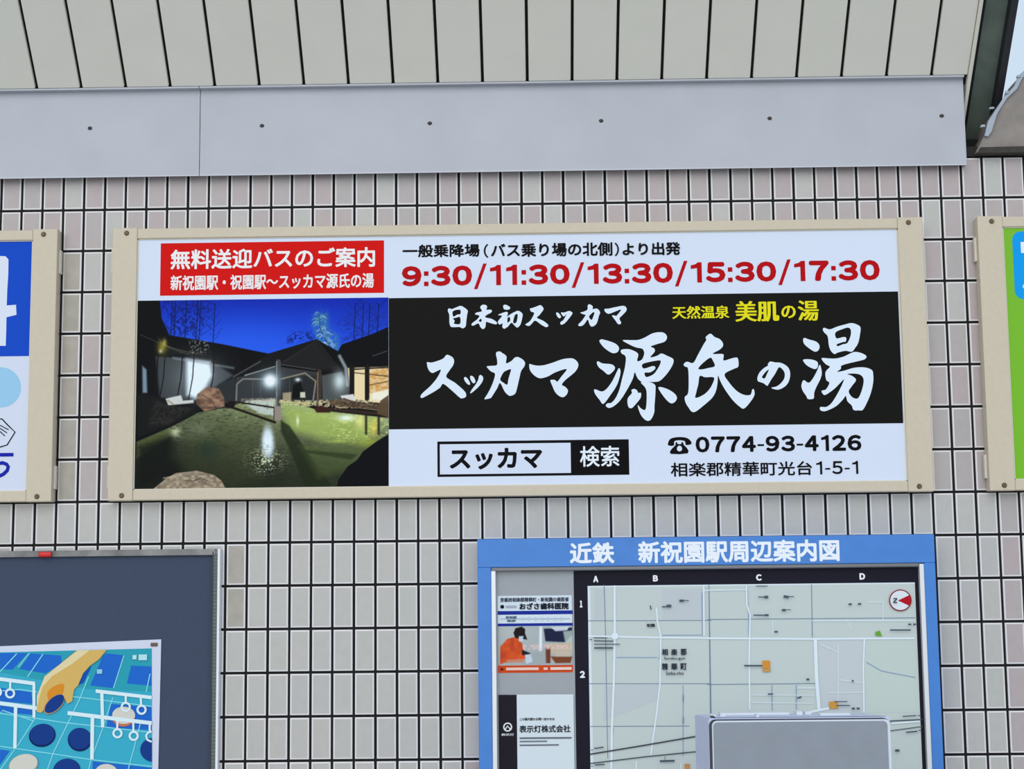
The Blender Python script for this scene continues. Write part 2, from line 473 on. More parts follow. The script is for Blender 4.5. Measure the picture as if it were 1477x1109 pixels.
upper = box('wall_upper', -2.2, xr-.02, .02, .22, 2.566, 2.9, mat('grey_upper_wall', (150, 150, 150), .8), None); upper['kind'] = 'structure'
fls = empty('roof_flashing', (2.4, -.02, 2.59), 'weathered grey-brown flashing of the next roof beyond the rafter', 'flashing')
YF = -.02
out = [(1408, 220), (1416, 203), (1423, 190), (1426, 176), (1437, 160), (1449, 141), (1456, 133), (1464, 126), (1470, 111), (1479, 101), (1560, 62), (1700, 0), (1900, -40), (1900, 206), (1477, 219)]
prism('face_sheet', [at(x, y, YF) for x, y in out], YF, YF+.12, CONC, fls, bev=.001)
eg = [(1420, 196), (1425, 175), (1448, 140), (1463, 124), (1469, 109), (1480, 99), (1481, 104), (1473, 115), (1467, 128), (1452, 142), (1438, 164), (1430, 190), (1425, 197)]
prism('folded_edge', [at(x, y, YF-.006) for x, y in eg], YF-.008, YF+.0, PALE, fls)
prism('bottom_band', [at(x, y, YF-.006) for x, y in [(1410, 221), (1414, 213), (1900, 200), (1900, 210), (1478, 220)]], YF-.01, YF+.1, mat('dark_flashing', (62, 58, 52), .8, noise=.3, nscale=60), fls)  # darker band along the flashing's lower edge
for (x, y, w_, h_) in [(1432, 154, 8, 3), (1419, 180, 7, 4), (1454, 131, 5, 5), (1471, 108, 6, 4)]:
    prism('torn_scrap', [at(a, b, YF-.02) for a, b in [(x-w_/2, y+h_/2), (x+w_/2, y+h_/4), (x+w_/3, y-h_/2), (x-w_/3, y-h_/3)]], YF-.012, YF-.004, PALE, fls)

# ------------------------------------------------------------------ advertising light boxes
YS, YP = -.036, -.029
def screw(x, z, parent, y=YS):
    bm = bmesh.new()
    bmesh.ops.create_cone(bm, cap_ends=True, segments=16, radius1=.0062, radius2=.0045, depth=.003, matrix=Matrix.Translation((x, y-.0015, z)) @ Matrix.Rotation(math.pi/2, 4, 'X'))
    bm_box(bm, x-.0012, x+.0012, y-.0036, y-.0025, z-.0045, z+.0045)
    return from_bm('screw', bm, SCREW, parent, smooth=False)
def sign_box(x0, x1, label, panel_mat):
    q = lambda px, py, Y=YS: at(px, py, Y)[1]
    z1 = (q(162, 329)+q(1331, 312.5))/2; z0 = (q(1347, 709)+q(155, 722))/2; pw = .0590
    r1 = (q(199.3, 345, YP)+q(1293.8, 330, YP))/2; r0 = (q(1308, 694.3, YP)+q(194.6, 706, YP))/2
    s = empty('advertising_sign', ((x0+x1)/2, 0, z0), label, 'sign', None)
    box('case', x0+.0006, x1-.0006, YP+.003, -.0012, z0+.001, z1-.001, CREAM, s)
    box('top_rail', x0+pw, x1-pw, YS+.001, YP+.012, r1, z1-.002, CREAM, s, bev=.002)
    box('bottom_rail', x0+pw, x1-pw, YS+.001, YP+.012, z0+.0005, r0, CREAM, s, bev=.002)
    for a, b, q in ((x0, x0+pw, -1), (x1-pw, x1, 1)):
        ep = box('end_plate', a, b, YS, YP+.02, z0, z1, CREAM, s, bev=.0018)
        xs_ = (a+b)/2 + (-.004)*q
        screw(xs_, z1-.013, ep); screw(xs_, z0+.012, ep)
        for za, zb in ((z1-.105, z1-.048), (z0+.03, z0+.085)):
            X = x0 if q < 0 else x1
            box('hinge_tab', min(X, X+q*.0055), max(X, X+q*.0045), -.020, -.004, za, zb, CREAMD, s, bev=.0008)
    # light inner lips beside the panel
    for a in (x0+pw-.0005, x1-pw-.0025):
        box('inner_lip', a, a+.003, YP-.002, YP+.004, r0, r1, CREAMD, s)
    box('inner_lip', x0+pw, x1-pw, YP-.002, YP+.004, r1-.002, r1+.001, CREAMD, s)
    box('inner_lip', x0+pw, x1-pw, YP-.002, YP+.004, r0-.001, r0+.002, CREAMD, s)
    pn = box('face_panel', x0+pw, x1-pw, YP, YP+.003, r0, r1, panel_mat, s)
    return s, pn

SX0 = (at(162, 329, YS)[0]+at(155, 722, YS)[0])/2; SX1 = (at(1331, 312.5, YS)[0]+at(1347, 709, YS)[0])/2
LX1 = at(78.6, 520, YS)[0]; RX0 = at(1418.8, 510, YS)[0]
PB0 = (at(1308, 694.3, YP)[1]+at(194.6, 706, YP)[1])/2; PT0 = (at(199.3, 345, YP)[1]+at(1293.8, 330, YP)[1])/2
main, panel = sign_box(SX0, SX1, 'large hot spring advertisement sign with onsen night photo and black band', ACRYL)
WHT = (232, 242, 254); BLK = (22, 21, 19); RED = (222, 20, 16); DRED = (190, 8, 18); YEL = (240, 228, 30); TXTK = (12, 10, 14)
P = Print(YP)
P.rect(232, 351, 554, 422.3, RED)
P.rect(560.7, 430, 1302.9, 610.3, BLK)
P.done('colour_print', panel)
P = Print(YP, base=5e-4)
P.text('無料送迎バスのご案内', 246.2, 360, 541, 384.8, (250, 246, 244), .75)
P.text('新祝園駅・祝園駅〜スッカマ源氏の湯', 246.2, 397.3, 539.5, 415.2, (250, 240, 238), .55)
P.done('white_lettering', panel)
P = Print(YP, base=5e-4)
P.text('一般乗降場', 580.6, 353, 692, 370.3, TXTK, .65)
P.text('（', 697.6, 352, 704.4, 371.8, TXTK, .4)
P.text('バス乗り場の北側', 708, 351.5, 883.5, 369, TXTK, .65)
P.text('）', 886.4, 350, 893, 369.5, TXTK, .4)
P.text('より出発', 897.5, 350, 981.5, 367.8, TXTK, .65)
P.done('black_lettering', panel)
P = Print(YP, base=5e-4)
P.digits('9:30/11:30/13:30/15:30/17:30', 579.6, 384, 1269.4, 404, DRED, 2.0, gap=.075)
P.done('timetable_lettering', panel)

# brush lettering, traced stroke by stroke
G = Print(YP, base=5e-4)
A_, B_, C_, D_, E_, F_ = ((600, 480), 9.231), ((720, 480), 9.231), ((850, 470), 7.393), ((970, 470), 7.393), ((1080, 500), 13.86), ((1140, 460), 7.921)
def g(tr, *loops): G.glyph(loops, WHT, tr[0], tr[1])
g(A_, [(150,390),(215,395),(350,350),(400,300),(430,295),(490,330),(508,380),(490,440),(440,510),(405,590),(520,665),(640,770),(668,820),(660,855),(615,872),(580,860),(480,770),(365,680),(320,730),(230,790),(120,850),(80,868),(60,848),(90,800),(180,720),(260,630),(310,550),(330,490),(270,515),(220,535),(180,510),(155,460),(148,420)])
g(A_, [(640,600),(665,590),(700,630),(722,680),(705,693),(675,672),(650,640)])
g(A_, [(722,580),(745,573),(775,600),(792,650),(770,672),(745,655),(725,615)])
g(A_, [(840,575),(865,562),(892,590),(890,635),(850,700),(790,760),(735,803),(722,795),(755,740),(800,680),(830,620)])
g(A_, [(1065,270),(1110,248),(1150,270),(1205,315),(1200,405),(1270,375),(1310,335),(1355,322),(1420,355),(1452,400),(1440,450),(1400,510),(1375,610),(1345,740),(1320,810),(1265,838),(1230,830),(1180,780),(1120,668),(1080,740),(1010,850),(990,870),(920,885),(915,872),(960,800),(1010,700),(1045,600),(1050,540),(1000,515),(960,475),(943,448),(1000,440),(1075,430),(1080,360)],
   [(1262,485),(1180,515),(1145,560),(1122,625),(1165,665),(1215,690),(1230,620),(1250,550)])
g(B_, [(402,418),(440,425),(510,437),(600,430),(720,395),(850,350),(970,340),(1025,370),(1052,410),(1048,460),(1010,520),(940,580),(880,630),(835,690),(880,720),(915,765),(900,820),(850,858),(790,835),(740,780),(705,700),(682,640),(700,625),(745,630),(775,650),(830,580),(900,490),(850,490),(740,530),(650,580),(560,605),(500,590),(440,540),(408,490)])
g(C_, [(108,165),(125,145),(165,150),(270,185),(315,230),(305,275),(262,292),(215,275),(150,225)])
g(C_, [(80,395),(95,378),(140,400),(235,410),(272,440),(262,475),(205,520),(150,480),(100,440)])
g(C_, [(50,685),(70,678),(135,700),(190,665),(250,580),(300,475),(318,450),(332,480),(325,540),(290,640),(220,745),(150,832),(110,790),(65,730)])
g(C_, [(355,155),(440,152),(520,150),(590,125),(680,78),(770,68),(815,90),(828,130),(800,170),(720,195),(655,220),(690,240),(697,275),(650,335),(720,320),(770,295),(830,320),(890,350),(897,390),(870,450),(820,520),(760,580),(710,597),(600,597),(550,592),(510,550),(485,495),(465,560),(420,650),(340,780),(270,850),(215,875),(180,860),(178,840),(200,825),(235,820),(280,770),(320,680),(350,560),(380,440),(388,330),(345,295),(335,265),(360,250),(430,250),(500,280),(522,310),(510,375),(560,360),(585,300),(580,265),(560,242),(500,230),(430,200)],
   [(565,410),(640,385),(740,368),(762,380),(745,430),(700,500),(660,530),(605,545),(590,500),(650,495),(700,460),(700,435),(670,430),(580,455)])
g(C_, [(550,600),(640,600),(700,630),(705,700),(695,850),(690,930),(650,1005),(600,1005),(550,950),(520,870),(520,845),(550,880),(595,895),(610,820),(610,700),(590,650)])
g(C_, [(450,685),(480,672),(510,690),(520,715),(550,715),(545,770),(490,840),(450,878),(415,860),(408,780),(440,735),(455,715)])
g(C_, [(735,658),(800,662),(880,700),(930,750),(925,795),(890,825),(850,815),(790,750)])
g(D_, [(352,125),(380,95),(410,85),(450,120),(500,140),(535,180),(535,220),(500,255),(428,298),(530,300),(545,320),(545,370),(620,350),(680,338),(700,360),(700,435),(650,460),(555,515),(600,600),(680,690),(760,735),(830,735),(850,680),(868,680),(872,740),(830,810),(765,880),(720,865),(640,790),(560,680),(510,590),(485,530),(478,620),(460,700),(420,770),(330,850),(250,912),(205,915),(170,870),(140,820),(130,760),(165,720),(172,600),(165,455),(135,435),(118,410),(155,382),(220,395),(270,310),(330,200),(360,150)],
   [(400,340),(430,370),(450,430),(380,450),(310,465),(275,455),(320,400)],
   [(290,535),(350,548),(440,550),(430,610),(390,680),(330,735),(245,768),(255,700),(275,620)])
g(E_, [(380,350),(410,310),(440,298),(530,315),(620,320),(700,350),(780,410),(820,490),(825,580),(800,690),(740,780),(650,840),(580,860),(500,848),(450,820),(540,800),(620,750),(690,670),(718,590),(710,510),(660,440),(610,410),(580,440),(520,550),(440,670),(380,775),(350,775),(290,730),(190,695),(170,650),(180,590),(220,510),(300,430),(380,380)],
   [(400,460),(340,500),(265,600),(290,635),(325,625),(370,530)])
g(F_, [(145,235),(165,218),(210,235),(290,258),(330,300),(325,350),(290,375),(240,355),(160,290)])
g(F_, [(148,465),(230,462),(300,485),(315,520),(305,560),(270,572),(200,540),(158,500)])
g(F_, [(330,530),(345,540),(358,620),(340,690),(300,770),(272,840),(268,900),(250,915),(200,915),(180,880),(140,820),(125,760),(150,700),(205,730),(250,690),(300,600)])
g(F_, [(370,125),(385,102),(450,120),(530,90),(620,65),(700,48),(770,70),(800,100),(795,170),(775,270),(740,330),(700,375),(630,365),(540,385),(505,402),(465,370),(440,310),(425,200),(390,160)],
   [(515,155),(600,115),(660,100),(690,130),(685,200),(650,275),(600,290),(540,312),(530,290),(600,265),(632,258),(635,215),(600,208),(525,222)])
g(F_, [(355,450),(440,452),(520,452),(610,430),(720,380),(790,385),(850,410),(868,435),(840,465),(740,490),(590,530),(575,570),(535,605),(620,590),(730,558),(850,555),(930,585),(945,640),(945,720),(925,820),(890,920),(830,1035),(780,1045),(720,1040),(700,990),(650,940),(632,880),(600,920),(530,990),(460,1030),(390,1055),(345,1045),(335,1020),(350,1005),(410,1005),(470,960),(540,850),(590,750),(610,690),(560,740),(500,800),(400,868),(365,850),(358,820),(405,805),(445,730),(410,700),(398,620),(420,580),(450,545),(400,515)],
   [(650,630),(730,625),(800,640),(835,690),(825,780),(790,880),(755,912),(700,890),(665,830),(700,770),(745,710),(740,680),(700,650)])
G.done('brush_lettering', panel, 'large white brush script on the black band')
G = Print(YP, base=5e-4)
G_, H_ = ((630, 430), 9.847), ((770, 430), 9.847)
g(G_, [(160,160),(175,145),(215,155),(280,130),(340,110),(400,140),(440,180),(432,230),(420,320),(410,400),(370,428),(320,410),(240,412),(200,405),(180,350),(178,240),(160,190)], [(230,185),(330,165),(335,225),(290,235),(235,262)], [(232,290),(275,278),(330,270),(330,365),(245,362),(255,325)])
g(G_, [(617,130),(650,95),(700,100),(715,130),(705,165),(770,165),(778,200),(700,245),(695,275),(780,295),(850,340),(848,370),(800,365),(735,345),(700,340),(690,410),(655,440),(620,410),(590,360),(520,390),(492,380),(510,350),(575,300),(605,250),(545,230),(565,205),(640,185)], [(630,290),(595,325),(635,335)])
g(G_, [(945,105),(985,95),(1040,130),(1035,155),(1000,165),(955,155)])
g(G_, [(870,240),(920,215),(985,195),(1010,210),(1000,260),(1045,230),(1100,200),(1160,180),(1215,220),(1215,270),(1190,370),(1145,418),(1100,385),(1060,350),(1010,405),(985,420),(960,435),(930,410),(935,360),(890,375),(868,335),(900,290),(925,250)], [(1110,240),(1150,235),(1130,345),(1085,345)], [(1008,278),(1038,272),(1040,320),(1004,348)])
g(H_, [(-55,150),(-20,140),(40,118),(95,100),(135,140),(130,175),(80,240),(45,280),(130,320),(195,370),(205,395),(175,412),(110,380),(20,320),(-30,365),(-70,395),(-118,380),(-110,365),(-50,320),(5,215),(-40,190)])
g(H_, [(315,215),(345,208),(385,260),(370,285),(340,270)])
g(H_, [(385,205),(430,205),(500,183),(540,200),(545,225),(490,300),(440,355),(395,378),(375,360),(385,335),(420,310),(465,230),(430,258),(410,250)])
g(H_, [(765,105),(795,88),(838,120),(835,155),(900,150),(940,200),(925,250),(900,340),(870,385),(820,405),(790,370),(765,305),(720,365),(680,395),(640,395),(635,370),(680,325),(725,260),(735,240),(690,225),(660,205),(700,195),(760,165)], [(860,205),(835,205),(790,250),(785,275),(820,310),(845,260)])
g(H_, [(1005,155),(1060,150),(1150,130),(1270,110),(1315,140),(1310,185),(1260,240),(1215,290),(1238,340),(1230,368),(1195,368),(1160,320),(1110,250),(1150,248),(1175,250),(1240,165),(1180,180),(1080,220),(1040,215),(1010,190)])
G.done('small_brush_lettering', panel)
P = Print(YP, base=5e-4)
P.text('天然温泉', 969.3, 441.6, 1052.2, 459, YEL, .25, .6)
P.text('美肌', 1059.8, 434.4, 1124.2, 463.4, YEL, .3, 1.1)
P.text('の', 1126.5, 441, 1148, 458.8, YEL, .3, .8)
P.text('湯', 1150, 433.6, 1181.3, 462.4, YEL, .3, 1.0)
P.done('yellow_lettering', panel)
P = Print(YP, base=3e-4)
P.rect(630.8, 636.8, 907.8, 684.6, TXTK)
P.rect(634.4, 640.8, 823.6, 682, (222, 230, 246))
P.text('スッカマ', 648.5, 646.8, 782.5, 676.2, TXTK, 1.3)
P.text('検索', 836.2, 643.5, 893.6, 672.8, (240, 244, 250), .45)
P.done('search_box_print', panel)
P = Print(YP, base=4e-4)
# telephone mark
ox, oy, s_ = 900, 310, 2.641
P.glyph([[(168,868),(178,852),(205,846),(235,848),(252,858),(257,872),(236,876),(232,862),(212,858),(192,862),(190,878),(170,878)]], TXTK, (ox, oy), s_, 3)
P.glyph([[(197,866),(203,866),(204,872),(218,872),(219,866),(225,866),(228,876),(240,888),(243,908),(178,910),(181,892),(195,878)], [(212,878),(203,884),(202,895),(211,901),(221,895),(220,884)]], TXTK, (ox, oy), s_, 2)
P.digits('0774-93-4126', 1003, 629.8, 1242.8, 649.8, TXTK, 1.25, gap=.1)
P.text('相楽郡精華町光台', 967.2, 667.2, 1171.8, 685.2, TXTK, .4)
P.digits('1-5-1', 1176, 665.4, 1239.6, 683.4, TXTK, .5, gap=.16)
P.done('address_lettering', panel)

def onsen(px, py):
    s = 3.5775; x = (px-180)*s; y = (py-410)*s
    c = Canvas(x, y, (24, 60, 190))
    t = np.clip((y-80)/280, 0, 1)[:, None]; c.c = np.array([16, 46, 170])*(1-t)+np.array([42, 88, 224])*t
    c.glow(620, 330, 380, 150, (44, 100, 230), .75)
    # bare trees against the sky
    rs = np.random.RandomState(4)
    for tx in (245, 262, 318, 376, 392, 465, 1190, 1232, 1265, 1310):
        c.line([(tx, 80 if tx < 400 else 100), (tx-4, 200), (tx-12, 330)], 5, (14, 22, 60), .8)
        for k in range(9):
            yy = 90+k*22; d = rs.choice((-1, 1)); L = rs.uniform(18, 46)
            c.line([(tx, yy+20), (tx+d*L, yy-6), (tx+d*L*1.3, yy-18)], 2.6, (14, 26, 84), .6)
    m = c.pm([(180, 80), (440, 80), (430, 250), (240, 270)], 60); c.mix(m*(vnoise(x/9, y/9, 3) > .6), (16, 28, 100), .65)
    c.mix(c.pm([(830, 300), (860, 250), (960, 250), (985, 285)], 30)*(vnoise(x/8, y/8, 5) > .5), (14, 24, 90), .7)
    m = c.pm([(1090, 190), (1250, 100), (1362, 120), (1362, 240), (1120, 310)], 40); c.mix(m*(vnoise(x/10, y/7, 9) > .62), (30, 50, 140), .6)
    # lit conifer
    c.glow(1010, 200, 40, 60, (60, 130, 190), .5); c.glow(1075, 300, 40, 50, (60, 120, 200), .5)
    c.mix(c.pm([(972, 160), (1045, 140), (1050, 230), (1095, 260), (1105, 340), (1040, 350), (985, 280)], 26)*(vnoise(x/9, y/7, 8) > .42), (70, 130, 150), .75)
    rc = np.random.RandomState(11)
    for k in range(26):
        yy = 145+k*8.2; cxx = 1002+max(0, yy-190)*.42; L = rc.uniform(16, 44); d = rc.choice((-1, 1)); q = rc.uniform(.2, .9)
        c.line([(cxx, yy+4), (cxx+d*L*.6, yy-3), (cxx+d*L, yy+7)], 4.5, ((90+90*q, 160+50*q, 150+60*q) if k < 9 else (140+80*q, 190+40*q, 225+20*q)), .35+.4*q)
    c.line([(1002, 150), (1008, 230), (1045, 300), (1085, 355)], 5, (40, 70, 90), .8)
    c.line([(1030, 300), (1075, 345)], 8, (190, 225, 245), .6)
    # dark ground of the buildings
    c.poly([(50, 70), (180, 70), (190, 175), (230, 262), (500, 308), (745, 358), (990, 283), (1100, 345), (1120, 310), (1280, 255), (1370, 215), (1370, 1070), (50, 1070)], (13, 14, 17))
    # left wall, lamp lit
    c.poly([(160, 372), (300, 380), (480, 418), (560, 470), (480, 520), (360, 600), (180, 585)], (66, 70, 72), 1, 14)
    c.glow(380, 480, 130, 110, (150, 160, 164), .6); c.mix(c.pm([(318, 385), (440, 398), (452, 470), (420, 530), (365, 590), (320, 570)], 26), (232, 244, 252), 1)
    c.line([(250, 380), (560, 432)], 12, (150, 158, 160), .5, 8)
    c.poly([(90, 420), (112, 440), (116, 560), (92, 560)], (150, 175, 190), .8, 10)
    for tx in (200, 290, 350, 455, 165):
        c.line([(tx+10, 330), (tx, 480), (tx-22, 600)], 6, (24, 22, 22), .9)
    c.line([(80, 260), (240, 330), (380, 380), (470, 400)], 5, (70, 66, 58), .7)
    for k in range(12):
        c.line([(170+k*3, 270+k*9), (190+k*7, 300+k*5), (230+k*17, 330+k*3)], 2.2, (110, 108, 96), .35)
    c.glow(192, 325, 24, 34, (190, 175, 60), .7); c.glow(205, 300, 10, 18, (220, 210, 110), .6); c.glow(185, 345, 9, 10, (230, 225, 190), .7)
    c.mix(c.pm([(330, 290), (430, 290), (440, 350), (340, 360)], 8)*(vnoise(x/7, y/5, 21) > .6), (150, 150, 140), .6)
    # pavilion interior
    c.poly([(575, 480), (790, 425), (1010, 455), (1010, 610), (790, 620), (570, 615)], (58, 60, 62), 1, 4)
    c.poly([(480, 520), (570, 480), (575, 600), (500, 620)], (48, 52, 54), 1, 6)
    c.poly([(800, 480), (985, 470), (985, 600), (800, 600)], (40, 42, 44), .8, 6)
    for tx in (660, 700, 850, 915): c.line([(tx, 490), (tx, 600)], 4, (96, 98, 96), .5)
    c.poly([(870, 520), (910, 500), (930, 590), (860, 590)], (12, 12, 14), .9, 8)
    # pavilion roof and structure
    c.poly([(555, 475), (745, 356), (990, 283), (1118, 445), (1005, 452), (815, 415), (795, 408), (600, 478)], (24, 24, 25), 1, 3)
    c.poly([(800, 405), (985, 296), (1095, 432), (1000, 440)], (38, 37, 38), .8, 5)
    c.line([(560, 478), (700, 398)], 7, (84, 86, 84), .9); c.line([(620, 470), (775, 424)], 6, (150, 155, 152), .9)
    c.line([(800, 412), (985, 440)], 4, (100, 98, 92), .8); c.line([(820, 400), (990, 288), (1110, 438)], 3, (60, 60, 58), .8)
    c.line([(575, 610), (578, 515), (610, 488), (780, 490)], 8, (136, 134, 126), .85)
    c.line([(800, 490), (930, 458), (985, 500), (972, 600)], 8, (150, 140, 122), .85)
    c.line([(792, 400), (792, 690)], 26, (74, 72, 74), 1); c.line([(784, 400), (784, 600)], 6, (130, 134, 136), .8)
    c.line([(1003, 450), (1003, 640)], 24, (66, 56, 48), 1); c.line([(996, 455), (996, 620)], 5, (150, 128, 100), .8)
    c.glow(752, 500, 60, 56, (150, 180, 192), .7); c.glow(750, 498, 36, 36, (250, 254, 255), 1, 3)
    c.glow(893, 492, 14, 10, (240, 250, 250), .9)
    # right side: lit rooms
    c.poly([(1015, 470), (1120, 450), (1165, 540), (1150, 600), (1020, 600)], (80, 84, 84), 1, 10); c.glow(1108, 500, 34, 50, (220, 232, 232), .9)
    c.line([(1108, 370), (1140, 430), (1150, 520)], 16, (190, 205, 205), .7, 10)
    c.poly([(1150, 432), (1362, 424), (1362, 620), (1165, 590)], (236, 214, 170), 1, 5)
    c.mix(c.pm([(1260, 430), (1362, 430), (1362, 560), (1260, 560)], 8)*vnoise(x/14, y/9, 13), (200, 130, 50), .8)
    c.poly([(1280, 560), (1362, 540), (1362, 600), (1270, 600)], (246, 240, 226), .8, 8)
    for tx, w_ in ((1172, 26), (1250, 24)): c.line([(tx, 425), (tx, 590)], w_, (28, 24, 24), 1)
    c.line([(1175, 455), (1362, 475)], 6, (60, 44, 30), .8); c.line([(1260, 520), (1362, 500)], 5, (70, 50, 30), .8); c.line([(1160, 440), (1362, 428)], 8, (40, 36, 34), .9)
    c.line([(1280, 370), (1350, 345)], 6, (80, 84, 90), .7)
    # water
    wat = c.pm([(60, 812), (240, 735), (380, 662), (520, 636), (640, 600), (790, 590), (1000, 650), (1362, 690), (1362, 1070), (50, 1070)], 5)
    tt = np.clip((y-600)/400, 0, 1)[:, None]; wc = np.array([176, 190, 122])*(1-tt)**1.5 + np.array([44, 50, 33])*(1-(1-tt)**1.3)
    rr = np.clip((x-350)/900, 0, 1)[:, None]; wc = wc*(.72+.5*rr); wc = wc*.78 + wc.mean(1, keepdims=True)*.22
    wc = wc*(1+.16*(vnoise(x/26, y/7, 31)-.5)[:, None]+.12*(vnoise(x/9, y/4, 32)-.5)[:, None])
    c.c = c.c*(1-wat[:, None]) + wc*wat[:, None]
    def w(pts, rgb, a, soft=10): c.mix(c.pm(pts, soft)*wat, rgb, a)
    w([(600, 600), (770, 590), (770, 680), (690, 665)], (196, 204, 196), .9, 10)
    w([(810, 630), (1000, 650), (1200, 680), (1300, 700), (1250, 820), (1000, 800), (850, 750)], (172, 192, 96), .7, 50)
    w([(150, 740), (350, 680), (470, 690), (420, 800), (260, 800)], (110, 116, 92), .35, 60)
    w([(60, 815), (250, 738), (275, 760), (60, 900)], (118, 128, 70), .9, 14)
    w([(60, 830), (260, 760), (240, 900), (330, 990), (60, 1060)], (16, 20, 16), .85, 60)
    w([(805, 700), (850, 730), (925, 840), (1010, 960), (1070, 1045), (930, 1045), (850, 850), (806, 760)], (34, 42, 24), .8, 10)
    w([(930, 855), (1200, 878), (1170, 905), (940, 870)], (24, 30, 20), .85, 10)
    w([(900, 830), (1362, 800), (1362, 900), (1000, 1000)], (104, 122, 60), .35, 40)
    for (gx, gy, rx, ry, col, a) in [(1145, 690, 48, 16, (240, 250, 240), .95), (1215, 705, 20, 40, (235, 225, 140), .8), (1285, 740, 20, 50, (225, 205, 90), .8), (892, 705, 7, 24, (236, 244, 220), .9),
                                 (575, 690, 6, 22, (150, 170, 130), .6), (262, 762, 26, 26, (206, 210, 170), .85), (390, 745, 60, 26, (126, 132, 112), .6), (1100, 810, 70, 8, (190, 206, 90), .5), (1260, 815, 60, 20, (160, 170, 60), .6)]:
        m = np.exp(-(((x-gx)/rx)**2+((y-gy)/ry)**2))*wat; c.mix(m, col, a)
    m = np.exp(-(((x-738)/(30+.05*(y-740)))**2+((y-815)/88)**2)**2)*wat; c.mix(m, (228, 240, 250), 1)
    m = np.exp(-(((x-725)/85)**2+((y-905)/55)**2))*wat*(vnoise(x/8, y/4, 77) > .66); c.mix(m, (226, 232, 190), .9)
    m = np.exp(-(((x-720)/40)**2+((y-960)/25)**2))*(vnoise(x/9, y/4, 78) > .66); c.mix(m, (226, 232, 220), .8)
    m = np.exp(-(((x-425)/60)**2+((y-860)/50)**2))*wat; c.mix(m, (24, 42, 38), .85)
    c.mix(wat*(vnoise(x/13, y/5, 83) > .74)*np.clip((x-950)/200, 0, 1)*np.clip((840-y)/60, 0, 1), (226, 232, 130), .55)
    c.mix(wat*(vnoise(x/16, y/6, 84) > .72)*np.clip((900-x)/300, 0, 1), (28, 36, 24), .35)
    for tx in (1245, 1310): c.line([(tx, 660), (tx, 770)], 12, (40, 36, 24), .85, 6)
    c.line([(545, 632), (775, 712)], 13, (34, 28, 22), 1); c.line([(570, 606), (770, 636)], 9, (40, 30, 24), 1); c.line([(560, 622), (760, 694)], 4, (130, 120, 80), .8)
    c.line([(1010, 640), (1362, 672)], 16, (58, 44, 34), .95, 6); c.line([(1080, 622), (1362, 655)], 5, (190, 168, 130), .8)
    c.line([(792, 590), (792, 640)], 26, (74, 72, 74), 1); c.line([(784, 560), (784, 630)], 6, (140, 142, 142), .8)
    c.poly([(768, 630), (806, 628), (808, 700), (768, 704)], (150, 138, 126), 1, 3); c.line([(770, 632), (770, 702)], 5, (60, 54, 50), .8)
    c.line([(1005, 612), (1120, 600), (1280, 606)], 9, (206, 190, 150), .7, 5); c.mix(c.pm([(1000, 596), (1362, 590), (1362, 640), (1000, 640)], 6)*(vnoise(x/9, y/5, 47) > .58), (232, 214, 170), .75)
    c.mix(c.pm([(800, 596), (990, 600), (990, 628), (800, 620)], 5)*(vnoise(x/8, y/5, 48) > .5), (236, 222, 170), .7)
    c.poly([(975, 640), (1010, 625), (1060, 640), (1060, 662), (990, 662)], (60, 34, 26), 1, 5)
    c.line([(800, 606), (975, 614)], 10, (200, 190, 130), .8, 6); c.poly([(815, 560), (860, 556), (858, 600), (815, 600)], (190, 176, 140), .8, 8)
    c.poly([(905, 556), (930, 556), (932, 585), (905, 585)], (226, 226, 196), .9, 5)
    c.poly([(910, 612), (955, 612), (955, 632), (910, 632)], (206, 200, 140), .8, 6)
    c.mix(c.pm([(600, 590), (775, 585), (775, 606), (600, 606)], 5)*vnoise(x/9, y/6, 41), (190, 176, 160), .8)
    w([(330, 700), (640, 700), (700, 1000), (560, 1060), (300, 960)], (96, 104, 60), .25, 90)
    # rocks
    c.poly([(60, 560), (200, 590), (360, 640), (380, 655), (230, 728), (66, 790)], (25, 25, 25), 1, 5); c.mix(c.pm([(150, 600), (350, 640), (240, 720), (120, 740)], 20)*vnoise(x/12, y/9, 51), (70, 66, 60), .6)
    c.poly([(375, 566), (425, 530), (485, 538), (512, 585), (515, 630), (480, 640), (410, 655), (368, 615)], (170, 132, 106), 1, 4)
    c.mix(c.pm([(375, 566), (425, 530), (485, 538), (512, 585), (515, 630), (480, 640), (410, 655), (368, 615)], 4)*(vnoise(x/20, y/13, 55)), (70, 52, 44), .8); c.glow(420, 575, 30, 22, (206, 170, 140), .5); c.line([(400, 570), (450, 600), (470, 640)], 5, (60, 44, 40), .6)
    c.poly([(540, 600), (575, 610), (560, 640), (520, 640)], (30, 22, 20), 1, 5)
    c.poly([(210, 590), (290, 572), (300, 600), (355, 596), (356, 612), (225, 624)], (214, 214, 208), .95, 5); c.line([(222, 600), (250, 618)], 8, (150, 130, 90), .7)
    c.poly([(1112, 575), (1180, 566), (1195, 600), (1150, 615), (1130, 600)], (226, 222, 214), .95, 5); c.line([(1130, 590), (1175, 606)], 9, (50, 40, 34), .8)
    c.poly([(1050, 600), (1120, 590), (1280, 620), (1362, 600), (1362, 650), (1200, 640), (1060, 625)], (90, 70, 52), .8, 8)
    c.poly([(1320, 600), (1362, 570), (1362, 690), (1300, 665)], (96, 76, 56), .95, 6)
    rk = [(130, 1070), (215, 1000), (262, 975), (370, 962), (460, 984), (500, 1015), (528, 1070)]
    c.poly(rk, (186, 168, 144), 1, 4); c.mix(c.pm(rk, 4)*vnoise(x/16, y/10, 61), (96, 84, 68), .7); c.line([(300, 1010), (350, 1016), (395, 1000), (440, 1020)], 4, (60, 50, 40), .8); c.line([(200, 1000), (290, 985)], 8, (190, 176, 150), .6)
